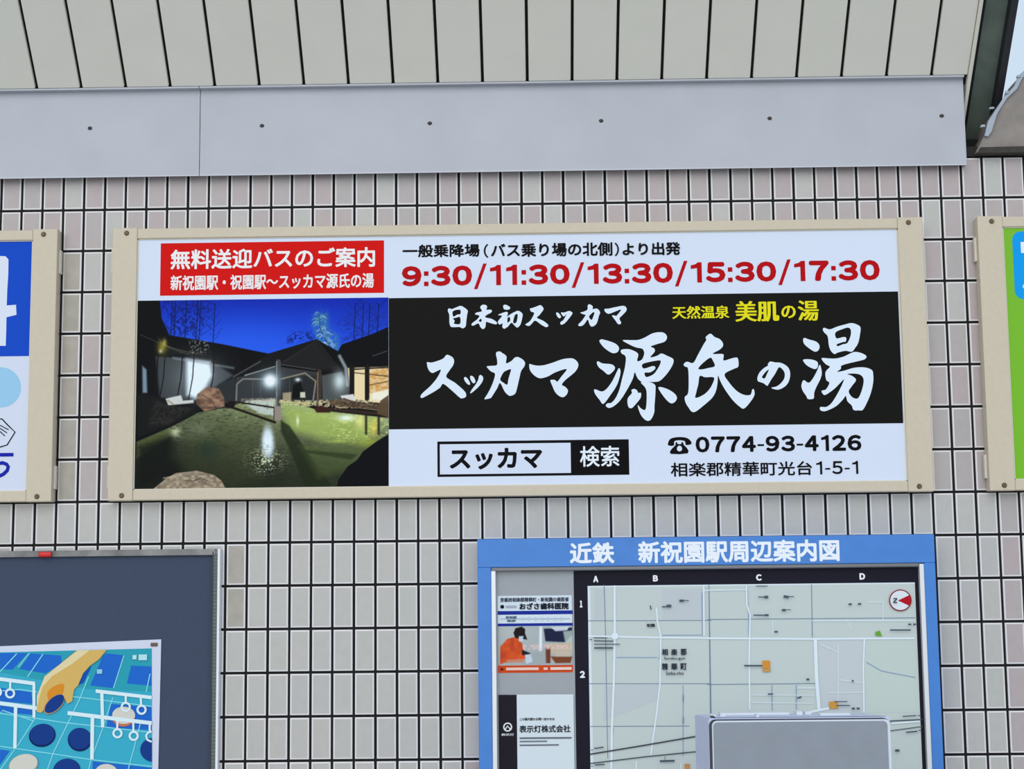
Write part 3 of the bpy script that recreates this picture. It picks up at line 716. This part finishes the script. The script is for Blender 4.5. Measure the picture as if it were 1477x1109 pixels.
    c.poly([(1092, 1070), (1100, 1010), (1150, 940), (1200, 905), (1230, 862), (1300, 810), (1370, 768), (1370, 1070)], (12, 13, 19), 1, 4)
    c.c = c.c*(1+.04*(vnoise(x/3.5, y/3.5, 90)-.5)[:, None])
    g_ = c.c.mean(1, keepdims=True); c.c = g_ + (c.c-g_)*1.0; c.c = 255*(np.clip(c.c/255, 0, 1)**1.06)*1.06
    return c.c
a = at(199.2, 433.8, YP); b = at(560.7, 700.7, YP)
paint_sheet('bath_photo_print', SX0+.0595, b[0], PB0+.001, a[1], YP-4e-4, 420, 310, onsen, panel)

# neighbouring signs
ls, lp_ = sign_box(LX1-1.9, LX1, 'cream framed sign with blue panel and pale blue circle, cut off by frame edge', mat('white_acrylic_b', (218, 224, 240), .35, spec=.25))
P = Print(YP)
bz = at(41.2, 513.5, YP)[1]
P.poly([(LX1-1.84, bz), (LX1-.0625, bz), (LX1-.0625, PT0-.002), (LX1-1.84, PT0-.002)], (22, 78, 200), True)
P.glyph([[(-40, 275), (-10, 272), (45, 275), (68, 300), (66, 420), (58, 550), (54, 668), (128, 662), (132, 742), (52, 762), (50, 860), (46, 990), (-40, 990)]], (228, 234, 246), (0, 320), 5.54, 1)
P.ell(1.3, 558.6, 29, 29, (160, 208, 238))
hx = [(-30, 500), (15, 497), (60, 545), (115, 598), (55, 695), (0, 712), (-50, 705)]
P.line([(x/5.28, 510+y/5.28) for x, y in hx], 1.8, TXTK)
for (x0_, y0_, x1_, y1_) in [(0, 545, 66, 580), (0, 568, 54, 604), (0, 592, 38, 628)]: P.line([(x0_/5.28, 510+y0_/5.28), (x1_/5.28, 510+y1_/5.28)], 1.4, TXTK)
P.line([(-6, 510+771/5.28), (19.5, 510+769/5.28)], 5.2, (28, 40, 168))
arc = [(-4, 510+838/5.28), (4, 510+832/5.28), (9.5, 510+842/5.28), (12, 510+862/5.28), (10.5, 510+890/5.28), (5, 510+918/5.28), (-4, 510+940/5.28)]
P.line(arc, 5.2, (28, 40, 168))
P.done('colour_print', lp_)
rs_, rp_ = sign_box(RX0, RX0+1.9, 'cream framed sign with bright green panel and blue rounded shape', mat('green_acrylic', (122, 190, 32), .35, spec=.25))
P = Print(YP)
L0, T0 = at(1459.5, 334, YP); B0 = at(1462, 431.6, YP)[1]; R0 = 3.4; r_ = .020
pts = []
for cx_, cz_, a0 in ((R0-r_, T0-r_, 0), (L0+r_, T0-r_, 90), (L0+r_, B0+r_, 180), (R0-r_, B0+r_, 270)):
    for k in range(7):
        t = math.radians(a0+k*15); pts.append((cx_+r_*math.cos(t), cz_+r_*math.sin(t)))
P.poly(pts, (20, 160, 240), True)
P.rect(1472, 349, 1500, 364.5, (240, 244, 250))
P.ell(1480, 413, 5, 4, (200, 230, 250))
P.done('colour_print', rp_)

# ------------------------------------------------------------------ station area map board
YM, YMF = -.08, -.062
mb = empty('station_map_board', (1.66, 0, .5), 'blue framed station area map board with white heading', 'map board')
mx0, mx1, mz1, mz0 = 1.1405, 2.1808, 1.664, .50
ix0, ix1, iz1 = 1.1712, 2.1555, 1.5995
box('case', mx0+.003, mx1-.003, YMF+.004, -.001, mz0, mz1-.003, BLUEF, mb)
hd = box('header', mx0, mx1, YM, YMF+.004, iz1, mz1, BLUEF, mb, bev=.0015)
box('stile', mx0, ix0, YM, YMF+.004, mz0, iz1, BLUEF, mb, bev=.0015)
box('stile', ix1, mx1, YM, YMF+.004, mz0, iz1, BLUEF, mb, bev=.0015)
box('glazing_bead', ix0, ix0+.0105, YM+.002, YMF+.002, mz0, iz1-.008, ALU, mb, bev=.001)
box('glazing_bead', ix1-.0105, ix1, YM+.002, YMF+.002, mz0, iz1-.002, ALU, mb, bev=.001)
box('glazing_bead', ix0+.0005, ix1-.011, YM+.003, YMF+.002, iz1-.008, iz1, mat('dull_bead', (120, 120, 124), .4, metal=.5), mb, bev=.001)
fp = box('map_panel', ix0, ix1, YMF, YMF+.004, mz0, iz1, GREYP, mb)
P = Print(YM)
P.text('近鉄', 821.5, 782.5, 886.5, 812.5, (246, 250, 255), 1.0)
P.done('heading_lettering', hd)
P = Print(YM)
P.text('新祝園駅周辺案内図', 920, 780.5, 1211.3, 809.5, (246, 250, 255), 1.0)
P.done('heading_lettering', hd)
P = Print(YMF)
DK = (34, 32, 44); MAPC = (204, 213, 208); RD = (232, 242, 248); LB = (120, 140, 160); BL = (150, 178, 206)
def mp(x, y): return (680+x/3.178, 760+y/3.178)
def mq(x, y): return (1020+x/3.178, 760+y/3.178)
z_bot = .51
mleft = at(828.3, 900, YMF)[0]
P.poly([(mleft, z_bot), (ix1-.009, z_bot), (ix1-.009, iz1-.009), (mleft, iz1-.009)], DK, True)
A1 = at(847.5, 845, YMF); mr = at(1319.5, 842, YMF)[0]
P.poly([(A1[0], z_bot), (mr, z_bot), (mr, A1[1]), (A1[0], A1[1])], (226, 236, 240), True)
P.poly([(A1[0]+.006, z_bot), (mr, z_bot), (mr, A1[1]-.003), (A1[0]+.006, A1[1]-.003)], MAPC, True)
# district patches
for pts in ([(857, 850), (874, 850), (875, 895), (857, 896)], [(955, 850), (1020, 849), (1020, 893), (955, 894)], [(950, 1010), (870, 1040), (872, 990), (950, 985)]): P.poly(pts, (200, 206, 208))
for pts in ([mq(505, 515), mq(720, 515), mq(720, 850), mq(525, 850)],): P.poly(pts, (204, 210, 212))
for pts in ([mq(725, 515), mq(955, 515), mq(975, 850), mq(725, 850)],): P.poly(pts, (202, 214, 206))
# grid lines
for q in ([mp(608, 265), mp(615, 500), mp(622, 910), mp(625, 1060)], [mp(535, 430), mp(1100, 428)], [mp(540, 718), mp(1100, 718)], [mp(545, 914), mp(1000, 912)], [mp(1088, 290), mp(1095, 860)],
          [mq(0, 424), mq(955, 416)], [mq(478, 262), mq(482, 505)], [mq(0, 722), mq(495, 717)], [mq(8, 265), mq(18, 860)]): P.line(q, 1.0, LB)
for q in ([mp(665, 598), mp(850, 598)], [mp(870, 505), mp(862, 600), mp(855, 605)], [mp(970, 725), mp(970, 1050)], [mp(640, 1050), mp(650, 920)], [mp(1056, 300), mp(1058, 495), mp(875, 496)], [mq(183, 265), mq(190, 420), mq(190, 500)],
          [mq(730, 620), mq(800, 660), mq(955, 690)], [mq(408, 725), mq(408, 835)], [mq(296, 725), mq(298, 840)]): P.line(q, 1.1, (140, 164, 196))
# roads
for q, w_ in (([mp(656, 268), mp(657, 490), mp(652, 720), mp(644, 920), mp(641, 1109)], 3.0), ([mp(535, 500), mp(870, 507), mp(1145, 510)], 2.4), ([mp(848, 370), mp(852, 430), mp(868, 505), mp(864, 720), mp(848, 860), mp(822, 1045)], 2.2),
              ([mp(1064, 268), mp(1066, 500)], 2.2), ([mp(1066, 292), mp(1144, 288)], 1.6), ([mp(755, 1075), mp(756, 1109)], 1.8), ([mp(960, 1080), mp(960, 1109)], 1.4),
              ([mq(0, 510), mq(480, 513), mq(950, 510)], 2.6), ([mq(180, 265), mq(182, 360), mq(196, 400), mq(192, 600), mq(195, 840)], 2.2), ([mq(495, 513), mq(500, 680), mq(512, 835)], 5.0), ([mq(720, 512), mq(715, 640), mq(718, 850)], 2.2),
              ([mq(0, 290), mq(180, 288)], 1.4), ([mq(460, 850), mq(560, 830)], 3.4), ([mq(300, 425), mq(300, 500)], 1.0), ([mq(480, 430), mq(950, 430)], 1.2), ([mq(600, 540), mq(600, 830)], .9), ([mq(545, 760), mq(715, 758)], .9), ([mq(600, 700), mq(720, 716)], .9), ([mq(200, 770), mq(490, 772)], .9), ([mq(410, 738), mq(495, 738)], 1.3), ([mq(200, 805), mq(480, 808)], .9),
              ([mq(845, 900), mq(975, 890)], 2.4), ([mq(640, 430), mq(660, 470)], .8), ([mq(520, 540), mq(600, 575)], .9), ([mq(805, 345), mq(805, 430)], .9), ([mq(735, 345), mq(805, 345)], .9)): P.line(q, w_, RD)
P.ell(*mp(657, 500), 5.2, 5, RD)
# railways
P.line([mp(543, 1041), mp(780, 1002), mp(1000, 964), mp(1200, 930)], 2.0, (70, 78, 86)); P.line([mp(545, 1083), mp(800, 1052), mp(1000, 1032), mp(1200, 1012)], 1.6, (78, 88, 96))
P.line([mq(700, 905), mq(850, 888), mq(985, 882)], 1.6, (80, 88, 96)); P.line([mq(700, 950), mq(850, 932), mq(985, 914)], 1.3, (90, 98, 106))
for q in ([mp(970, 770), mp(970, 800)], [mp(970, 870), mp(970, 900)]): P.line(q, 1.6, (120, 140, 180))
# sites
P.rect(*mq(252, 612), *mq(288, 648), (222, 150, 60)); P.rect(*mq(254, 650), *mq(290, 664), (206, 160, 90)); P.rect(*mq(558, 800), *mq(600, 832), (214, 158, 76)); P.rect(*mp(976, 1085), *mp(1000, 1109), (206, 150, 90))
P.glyph([[mq(770, 480), mq(790, 475), mq(800, 500), mq(770, 498)]], (110, 170, 60), (0, 0), 1, 1)
P.ell(*mq(884, 336), 16.2, 15.6, (150, 30, 40)); P.ell(*mq(884, 336), 14.6, 14.0, (228, 236, 240))
P.poly([mq(872, 337), mq(925, 312), mq(932, 337), mq(926, 362)], (190, 24, 40))
P.done('map_print', fp)
P = Print(YMF, base=1.2e-2/4)
K2 = (50, 56, 66)
P.text('Ａ', 855.5, 830.4, 863, 839.8, (245, 245, 248), .7); P.text('Ｂ', 941.5, 829.5, 949, 838.6, (245, 245, 248), .7); P.text('Ｃ', 1090, 828.2, 1098.6, 837.4, (245, 245, 248), .7); P.text('Ｄ', 1239, 826.6, 1247.6, 836, (245, 245, 248), .7)
P.text('１', 836, 866, 840.2, 876, (245, 245, 248), .6); P.text('２', 836.3, 967.5, 843.8, 977.5, (245, 245, 248), .7)
P.text('相', *mp(872, 558), *mp(900, 588), K2, .35); P.text('楽', *mp(914, 558), *mp(943, 588), K2, .35); P.text('郡', *mp(957, 558), *mp(986, 588), K2, .35)
P.text('精', *mp(872, 624), *mp(900, 655), K2, .35); P.text('華', *mp(914, 624), *mp(943, 655), K2, .35); P.text('町', *mp(957, 624), *mp(986, 655), K2, .35)
P.text('Soraku-gun', *mp(882, 595), *mp(978, 611), K2, .1); P.text('Seika-cho', *mp(890, 662), *mp(972, 677), K2, .1)
for t, x0, y0, x1, y1 in [('祝園', 802, 443, 840, 458)]: P.text(t, *mp(x0, y0), *mp(x1, y1), K2, .25)
for (x0, y0, x1, y1, th) in [(560, 508, 622, 508, 5), (562, 521, 650, 523, 6), (562, 537, 680, 537, 5), (562, 554, 648, 554, 9), (872, 366, 905, 365, 7), (893, 362, 915, 362, 16), (952, 338, 972, 338, 14), (972, 337, 995, 337, 5), (819, 360, 822, 378, 7), (862, 1072, 930, 1070, 11), (885, 1050, 886, 1068, 3), (562, 1014, 605, 1008, 7), (565, 1090, 610, 1086, 7), (548, 1021, 556, 1021, 6), (548, 1095, 556, 1095, 6), (541, 516, 552, 516, 6)]:
    P.line([mp(x0, y0), mp(x1, y1)], th*.8/3.178, (84, 92, 104))
for (x0, y0, x1, y1, th) in [(222, 271, 275, 271, 5), (232, 321, 262, 321, 6), (260, 321, 278, 321, 15), (348, 318, 372, 322, 15), (372, 319, 396, 319, 5), (340, 381, 358, 381, 13), (358, 379, 382, 379, 4), (210, 404, 262, 404, 7), (262, 404, 280, 404, 12), (306, 480, 322, 480, 10), (168, 635, 250, 635, 9), (452, 698, 466, 698, 12), (276, 765, 300, 765, 8), (410, 784, 430, 778, 9), (580, 799, 640, 799, 5), (590, 817, 652, 817, 6), (660, 831, 674, 831, 12), (682, 831, 696, 831, 12), (645, 355, 660, 353, 11), (688, 353, 703, 353, 11), (835, 472, 930, 472, 8), (918, 446, 932, 446, 10), (940, 446, 954, 446, 10), (858, 1023, 878, 1023, 14), (892, 867, 955, 863, 6), (908, 940, 960, 935, 8), (660, 705, 668, 705, 12), (962, 863, 975, 863, 6), (965, 931, 978, 931, 6)]:
    P.line([mq(x0, y0), mq(x1, y1)], th*.8/3.178, (84, 92, 104))
nx_, ny_ = mq(858, 337)
for q in ([(-2.6, -2.8), (2.8, -2.8)], [(-2.6, 2.8), (2.8, 2.8)], [(-2.4, 2.6), (2.6, -2.6)]): P.line([(nx_+a_, ny_+b_) for a_, b_ in q], 1.5, (40, 40, 50))
ml = P.done('map_lettering', fp); ml['kind'] = 'stuff'
# advertisements in the side column
def dentist(px, py):
    x = (px-680)*4.1235; y = (py-840)*4.1225
    c = Canvas(x, y, (176, 184, 184)); c.glow(250, 290, 120, 60, (196, 200, 196), .6)
    c.poly([(405, 262), (420, 262), (420, 420), (402, 420)], (236, 244, 248), 1, 8)
    c.poly([(430, 275), (600, 268), (600, 310), (560, 355), (440, 350)], (34, 40, 66), 1, 8); c.poly([(470, 266), (580, 262), (570, 284), (500, 290)], (226, 232, 240), .9, 8); c.poly([(545, 290), (600, 285), (600, 360), (560, 370)], (196, 208, 196), .8, 10)
    c.poly([(445, 365), (600, 355), (605, 420), (440, 425)], (206, 188, 160), .9, 8); c.poly([(440, 390), (470, 390), (470, 480), (440, 480)], (120, 62, 44), 1, 6)
    c.poly([(470, 440), (600, 440), (590, 478), (500, 480)], (128, 70, 44), 1, 8); c.poly([(500, 405), (590, 398), (590, 440), (500, 440)], (206, 190, 170), 1, 8)
    c.mix(c.pm([(300, 370), (600, 365), (600, 395), (300, 400)], 6)*(vnoise(x/9, y/9, 4) > .45), (240, 200, 196), .7)
    c.poly([(300, 430), (440, 400), (445, 490), (300, 490)], (168, 176, 176), .9, 12)
    c.poly([(172, 380), (215, 335), (270, 322), (300, 360), (308, 400), (345, 430), (325, 455), (240, 460), (170, 488)], (232, 92, 44), 1, 5)
    c.mix(c.pm([(172, 380), (215, 335), (270, 322), (300, 360), (308, 400), (250, 470), (170, 488)], 5)*vnoise(x/22, y/22, 6), (170, 56, 30), .6)
    c.poly([(250, 300), (262, 272), (300, 262), (320, 278), (318, 300), (332, 340), (300, 335), (260, 330)], (34, 26, 28), 1, 5)
    c.poly([(282, 320), (310, 318), (304, 352), (282, 350)], (200, 216, 226), 1, 6); c.poly([(300, 400), (350, 420), (350, 440), (300, 430)], (34, 32, 40), 1, 6)
    c.poly([(318, 430), (352, 425), (365, 470), (325, 485)], (206, 214, 228), 1, 6); c.poly([(210, 460), (310, 455), (310, 475), (210, 478)], (206, 140, 110), 1, 5)
    return c.c
P = Print(YMF)
P.rect(717.8, 859.5, 826.2, 969.3, (222, 232, 240)); P.rect(717.8, 881.3, 826.2, 885.6, (30, 50, 150)); P.rect(718, 899.3, 826.2, 903.4, (30, 50, 150)); P.rect(718.2, 958.6, 826.4, 969.5, (216, 78, 36))
P.done('dentist_advert_print', fp, 'small dentist advert with blue lines and orange foot')
a = at(718.3, 903.3, YMF); b = at(826.1, 958.8, YMF)
paint_sheet('dentist_photo_print', a[0], b[0], b[1], a[1], YMF-9e-4, 150, 80, dentist, fp)
P = Print(YMF, base=1e-3)
P.text('京都府相楽郡精華町・新祝園の歯医者', 721.5, 862, 820.5, 867.4, (60, 66, 84), .2)
P.ell(724.4, 875, 2.8, 2.8, (24, 24, 30)); P.rect(729.5, 873.4, 745, 876.8, (170, 180, 190)); P.text('おざさ歯科医院', 749, 869.6, 820.3, 878.7, (30, 34, 50), .45)
P.line([(722, 892.5), (822, 892.2)], .8, (150, 176, 196))
for k in range(7): P.ell(754+k*9.2, 892.3, 1.8, 2.6, (196, 212, 222))
P.text('新祝園', 729.5, 888.5, 745, 892, (90, 110, 130), .2); P.text('徒歩', 731, 893.5, 744, 897, (90, 110, 130), .2)
P.ell(724, 965, 2, 1.8, (80, 30, 20)); P.rect(730, 962.8, 777, 966.2, (248, 206, 190)); P.rect(784, 962.6, 790, 966, (248, 206, 190)); P.rect(794, 962.2, 824.5, 965.8, (248, 214, 200))
# second advert: dark strip with ring mark, white card
P.poly([at(719, 1002, YMF), at(745.3, 1002, YMF), (at(745.3, 1002, YMF)[0], z_bot), (at(719, 1002, YMF)[0], z_bot)], (36, 32, 40), True)
P.poly([at(745.3, 1001.6, YMF), at(827, 1001.2, YMF), (at(827, 1001.2, YMF)[0], z_bot), (at(745.3, 1001.6, YMF)[0], z_bot)], (222, 232, 236), True)
P.ring(732.3, 1048.4, 5.6, 1.9, (236, 238, 240)); P.line([(728.6, 1051.5), (732.3, 1046.8), (736, 1051.5)], 1.8, (236, 238, 240)); P.text('表示灯', 723, 1057.6, 741.5, 1061, (214, 216, 220), .15)
P.text('この案内図のお問い合わせは', 749.5, 1035, 800, 1038.8, (60, 64, 72), .15)
P.text('表示灯株式会社', 749, 1046, 823, 1056, (40, 44, 56), .3)
P.line([(749.5, 1064.4), (824.5, 1063.8)], 2.4, (110, 116, 124)); P.line([(749.5, 1069.2), (789, 1068.8)], 2.0, (120, 126, 134))
P.line([(749.5, 1074.6), (806, 1074)], 2.0, (110, 116, 124))
P.done('advert_lettering', fp)

# ------------------------------------------------------------------ navy notice board with poster
YB = -.022; bx, bt = (at(318, 791, YB)[0]+at(314.2, 1105, YB)[0])/2, at(318, 791.3, YB)[1]
nb = empty('notice_board', (-.2, 0, .7), 'navy notice board in aluminium frame below the left sign', 'notice board')
box('backing_panel', -1.3, bx-.016, YB+.008, -.001, .72, bt-.010, NAVY, nb)
MOTTLED = mat('reflection_mottled_metal', (120, 120, 118), .4, metal=.4, noise=.45, nscale=22)  # patchy tone stands in for a reflection along the rail
box('top_rail', -1.3, bx-.012, YB, 0, bt-.0148, bt, MOTTLED, nb, bev=.001)
box('ribbed_strip', bx-.0155, bx-.0055, YB+.001, 0, .72, bt-.004, mat('ribbed_grey', (112, 124, 120), .5, noise=.2, nscale=90), nb)
bm = bmesh.new()
for k in range(110):
    z = .73 + k*.0083; bm_box(bm, bx-.0150, bx-.0060, YB-.0006, YB+.001, z, z+.0045)
o = from_bm('ribs', bm, mat('rib_dark', (84, 96, 92), .5), nb, kind='stuff')
box('side_rail', bx-.0058, bx, YB-.003, 0, .72, bt-.001, mat('bright_alu', (240, 240, 244), .3), nb, bev=.001)
box('side_rail', bx-.0185, bx-.0155, YB, 0, .72, bt-.006, mat('dark_bead', (46, 46, 62), .4), nb, bev=.0005)
bm = bmesh.new(); X_, Z_ = at(65.5, 799.5, YB); bm_box(bm, X_-.0155, X_+.0155, YB-.006, YB+.001, Z_-.0065, Z_+.006, .003)
mg = from_bm('magnet', bm, mat('red_plastic', (214, 30, 22), .35), None, smooth=True); mg['label'] = 'small red magnet on the top rail of the navy notice board'; mg['category'] = 'magnet'

YPO = YB + .0055
pe = empty('poster', (.1, YPO, .8), 'turquoise poster of a hand placing dark discs, pinned on navy board', 'poster')
tl = at(0, 932, YPO); trr = at(232.5, 922, YPO); br_ = at(228.3, 1109, YPO)
sl = (trr[1]-tl[1])/(trr[0]-tl[0]); XL = -.15
def ext(z_at_x0, x): return z_at_x0 + sl*(x-tl[0])
sheet = prism('sheet', [(XL, ext(tl[1], XL)), (trr[0], trr[1]), (trr[0]-.003, 1.035), (XL, 1.03)], YPO, YPO+.0019, mat('poster_paper', (214, 218, 236), .4), pe)
P = Print(YPO, step=5e-5)
S7 = 5.308
def pp(x, y): return (x/S7, 900+y/S7)
TEAL = (62, 178, 204); DTEAL = (46, 150, 186); PB = (36, 108, 206); NV = (26, 62, 138); WL = (226, 244, 248); BG = (220, 216, 202); SKIN = (224, 184, 104)
inner = [pp(-600, 250), pp(0, 216), pp(1163, 186), pp(1166, 1109), pp(1168, 1400), pp(-600, 1400)]
P.poly(inner, TEAL)
P.poly([pp(-600, 250), pp(0, 220), pp(1163, 186), pp(1164, 520), pp(700, 500), pp(0, 370), pp(-600, 300)], (48, 164, 182))
for q in ([(0, 222), (215, 222), (95, 350), (0, 345)], [(235, 225), (470, 240), (470, 300), (350, 378), (150, 345)], [(790, 240), (820, 225), (945, 238), (865, 490), (690, 470)], [(1005, 318), (1160, 325), (1160, 472), (972, 455)],
          [(0, 488), (240, 522), (250, 612), (0, 590)], [(0, 625), (245, 655), (250, 695), (0, 672)], [(850, 610), (1160, 635), (1160, 812), (815, 790)], [(0, 960), (75, 970), (0, 1080)], [(710, 1050), (1160, 1100), (1160, 1300), (700, 1300)]):
    P.poly([pp(*v) for v in q], PB)
for q in ([(640, 380), (700, 320), (690, 350), (640, 450), (600, 465)],): P.poly([pp(*v) for v in q], (24, 84, 190))
for q in ([(0, 365), (130, 225)], [(210, 405), (330, 230)], [(140, 330), (225, 222)], [(0, 690), (20, 660), (255, 740)], [(130, 940), (270, 720)], [(0, 935), (350, 985), (720, 1040), (1163, 1090)], [(0, 683), (250, 718), (500, 755), (820, 790), (1163, 830)],
          [(300, 1290), (410, 985), (520, 760), (610, 575), (680, 400)], [(0, 1120), (120, 950)], [(700, 1030), (790, 790), (865, 560)], [(980, 1120), (1040, 900), (1075, 760)], [(870, 490), (950, 240)], [(560, 555), (770, 580), (1163, 630)], [(640, 1280), (700, 1030)], [(1120, 520), (1150, 380)], [(20, 510), (150, 500), (290, 520)]):
    P.line([pp(*v) for v in q], 1.5, (140, 226, 236))
for (x_, y_, rx, ry, rt, col) in [(325, 852, 103, 88, -.25, NV), (612, 884, 92, 90, 0, NV), (512, 1120, 105, 90, -.2, NV), (180, 1080, 118, 84, -.3, BG), (815, 1140, 90, 70, 0, BG)]:
    P.ell(x_/S7, 900+y_/S7, rx/S7, ry/S7, (18, 40, 96) if col == NV else (150, 160, 160), rt); P.ell(x_/S7, 900+(y_-7)/S7, rx/S7*.93, ry/S7*.9, col, rt)
P.poly([pp(min(1175+100*math.cos(t/20*math.pi), 1163), 962+92*math.sin(t/20*math.pi)) for t in range(8, 33)], NV)
P.ell(945/S7, 900+722/S7, 82/S7, 62/S7, (204, 120, 90), 0); P.ell(948/S7, 900+698/S7, 88/S7, 66/S7, BG, 0)
for q, w_ in (([(-60, 405), (0, 420), (270, 455)], 5.4), ([(-60, 590), (0, 605), (295, 645)], 5.6), ([(262, 455), (262, 715)], 4.2), ([(122, 635), (116, 950)], 5.0), ([(735, 512), (1163, 562)], 5.0), ([(520, 680), (1163, 758)], 5.6), ([(782, 530), (788, 790)], 4.6), ([(710, 700), (706, 1035)], 5.2),
              ([(82, 440), (80, 500)], 3), ([(965, 548), (965, 610)], 3), ([(1080, 560), (1082, 620)], 3), ([(900, 735), (900, 800)], 3), ([(1022, 750), (1024, 820)], 3), ([(1148, 765), (1148, 830)], 3)):
    P.line([pp(*v) for v in q], w_, WL)
for (x_, y_) in [(80, 530), (965, 633), (1086, 655), (902, 835), (1026, 855), (-20, 520)]: P.ring(x_/S7, 900+y_/S7, 31/S7, 3.0, WL)
P.line([pp(1163, 822), pp(1135, 830), pp(1120, 855), pp(1130, 885), pp(1163, 900)], 2.8, WL)
# hand
P.poly([pp(*v) for v in [(590, 202), (820, 196), (760, 270), (690, 320), (640, 375), (600, 470), (570, 500), (555, 590), (520, 610), (495, 560), (350, 640), (320, 678), (285, 672), (285, 560), (345, 400)]], SKIN)
P.poly([pp(*v) for v in [(600, 200), (690, 200), (560, 300), (400, 400), (330, 480), (300, 580), (287, 640), (285, 550), (345, 400)]], (236, 218, 170))
P.glyph([[(370, 515), (430, 468), (490, 460), (480, 540), (400, 590), (370, 570)]], (226, 146, 44), (0, 900), S7, 3)
P.ell(418/S7, 900+612/S7, 98/S7, 52/S7, (190, 150, 90), -.75); P.ell(420/S7, 900+610/S7, 92/S7, 46/S7, NV, -.75)
P.rect(1018/S7, 944.6, 1048/S7, 950.8, (190, 232, 238)); P.rect(1064/S7, 943.8, 1128/S7, 952, (190, 232, 238)); P.rect(745/S7, 965.2, 785/S7, 971.5, (150, 210, 226))
P.done('artwork', sheet)
X_, Z_ = at(222.5, 929.5, YPO)
box('pin', X_-.008, X_+.008, YPO-.003, YPO, Z_-.004, Z_+.004, SCREW, pe, bev=.0012)

# ------------------------------------------------------------------ cabinet in front of the map
cx0, cx1, cyf, cyb, cz = 1.603, 1.9515, -.65, -.35, 1.2915
cb = empty('metal_cabinet', ((cx0+cx1)/2, -.5, 0), 'grey metal cabinet with inset front panel standing before the map', 'cabinet')
bm = bmesh.new()
sec = [(cyf+.006, 0), (cyb, 0), (cyb, cz-.011), (cyb-.01, cz-.0095), (cyf+.006, cz)]
va = [bm.verts.new((cx0, y, z)) for y, z in sec]; vb = [bm.verts.new((cx1, y, z)) for y, z in sec]
bm.faces.new(va); bm.faces.new(vb[::-1])
for k in range(5): bm.faces.new((va[k], vb[k], vb[(k+1) % 5], va[(k+1) % 5]))
bmesh.ops.recalc_face_normals(bm, faces=bm.faces); bmesh.ops.bevel(bm, geom=list(bm.edges), offset=.002, segments=2, affect='EDGES')
from_bm('body', bm, CAB, cb)
bm = bmesh.new()
def rrect(x0, x1, z0, z1, r, n=6):
    pts = []
    for cx_, cz_, a0 in ((x1-r, z1-r, 0), (x0+r, z1-r, 90), (x0+r, z0+r, 180), (x1-r, z0+r, 270)):
        for k in range(n+1):
            t = math.radians(a0+k*90/n); pts.append((cx_+r*math.cos(t), cz_+r*math.sin(t)))
    return pts
prism('dark_gasket', rrect(cx0+.001, cx1-.002, .10, cz-.002, .012), cyf+.002, cyf+.007, mat('gasket', (60, 64, 74), .7), cb)
prism('front_frame', rrect(cx0+.006, cx1-.001, .102, cz-.0045, .010), cyf+.0005, cyf+.004, mat('frame_alu', (222, 228, 236), .35), cb)
prism('front_panel', rrect(cx0+.0085, cx1-.0065, .108, cz-.0075, .008), cyf-.002, cyf+.003, CABP, cb)
SCR = mat('tape_white', (226, 230, 234), .6)
zt = lambda y: cz - .0098*(y-cyf-.006)/(cyb-cyf-.006)
box('top_seam', cx0+.012, cx1-.006, cyf+.010, cyf+.016, zt(cyf+.016)-.001, zt(cyf+.01)+.0006, mat('seam_dark', (70, 72, 80), .6), cb)
for (x0, x1, y, h) in [(1.640, 1.652, -.50, .0065), (1.655, 1.79, -.42, .0045), (1.80, 1.812, -.45, .007), (1.822, 1.835, -.42, .006), (1.84, 1.90, -.50, .004), (1.70, 1.705, -.60, .005), (1.618, 1.63, -.52, .004)]:
    box('tape_scrap', x0, x1, y-.01, y+.03, zt(y+.03)-.001, zt(y)+h, SCR, cb, bev=.0006)
box('lock_notch', 1.612, 1.618, cyf+.02, cyf+.06, cz-.012, cz+.002, mat('notch_dark', (40, 40, 48), .6), cb)
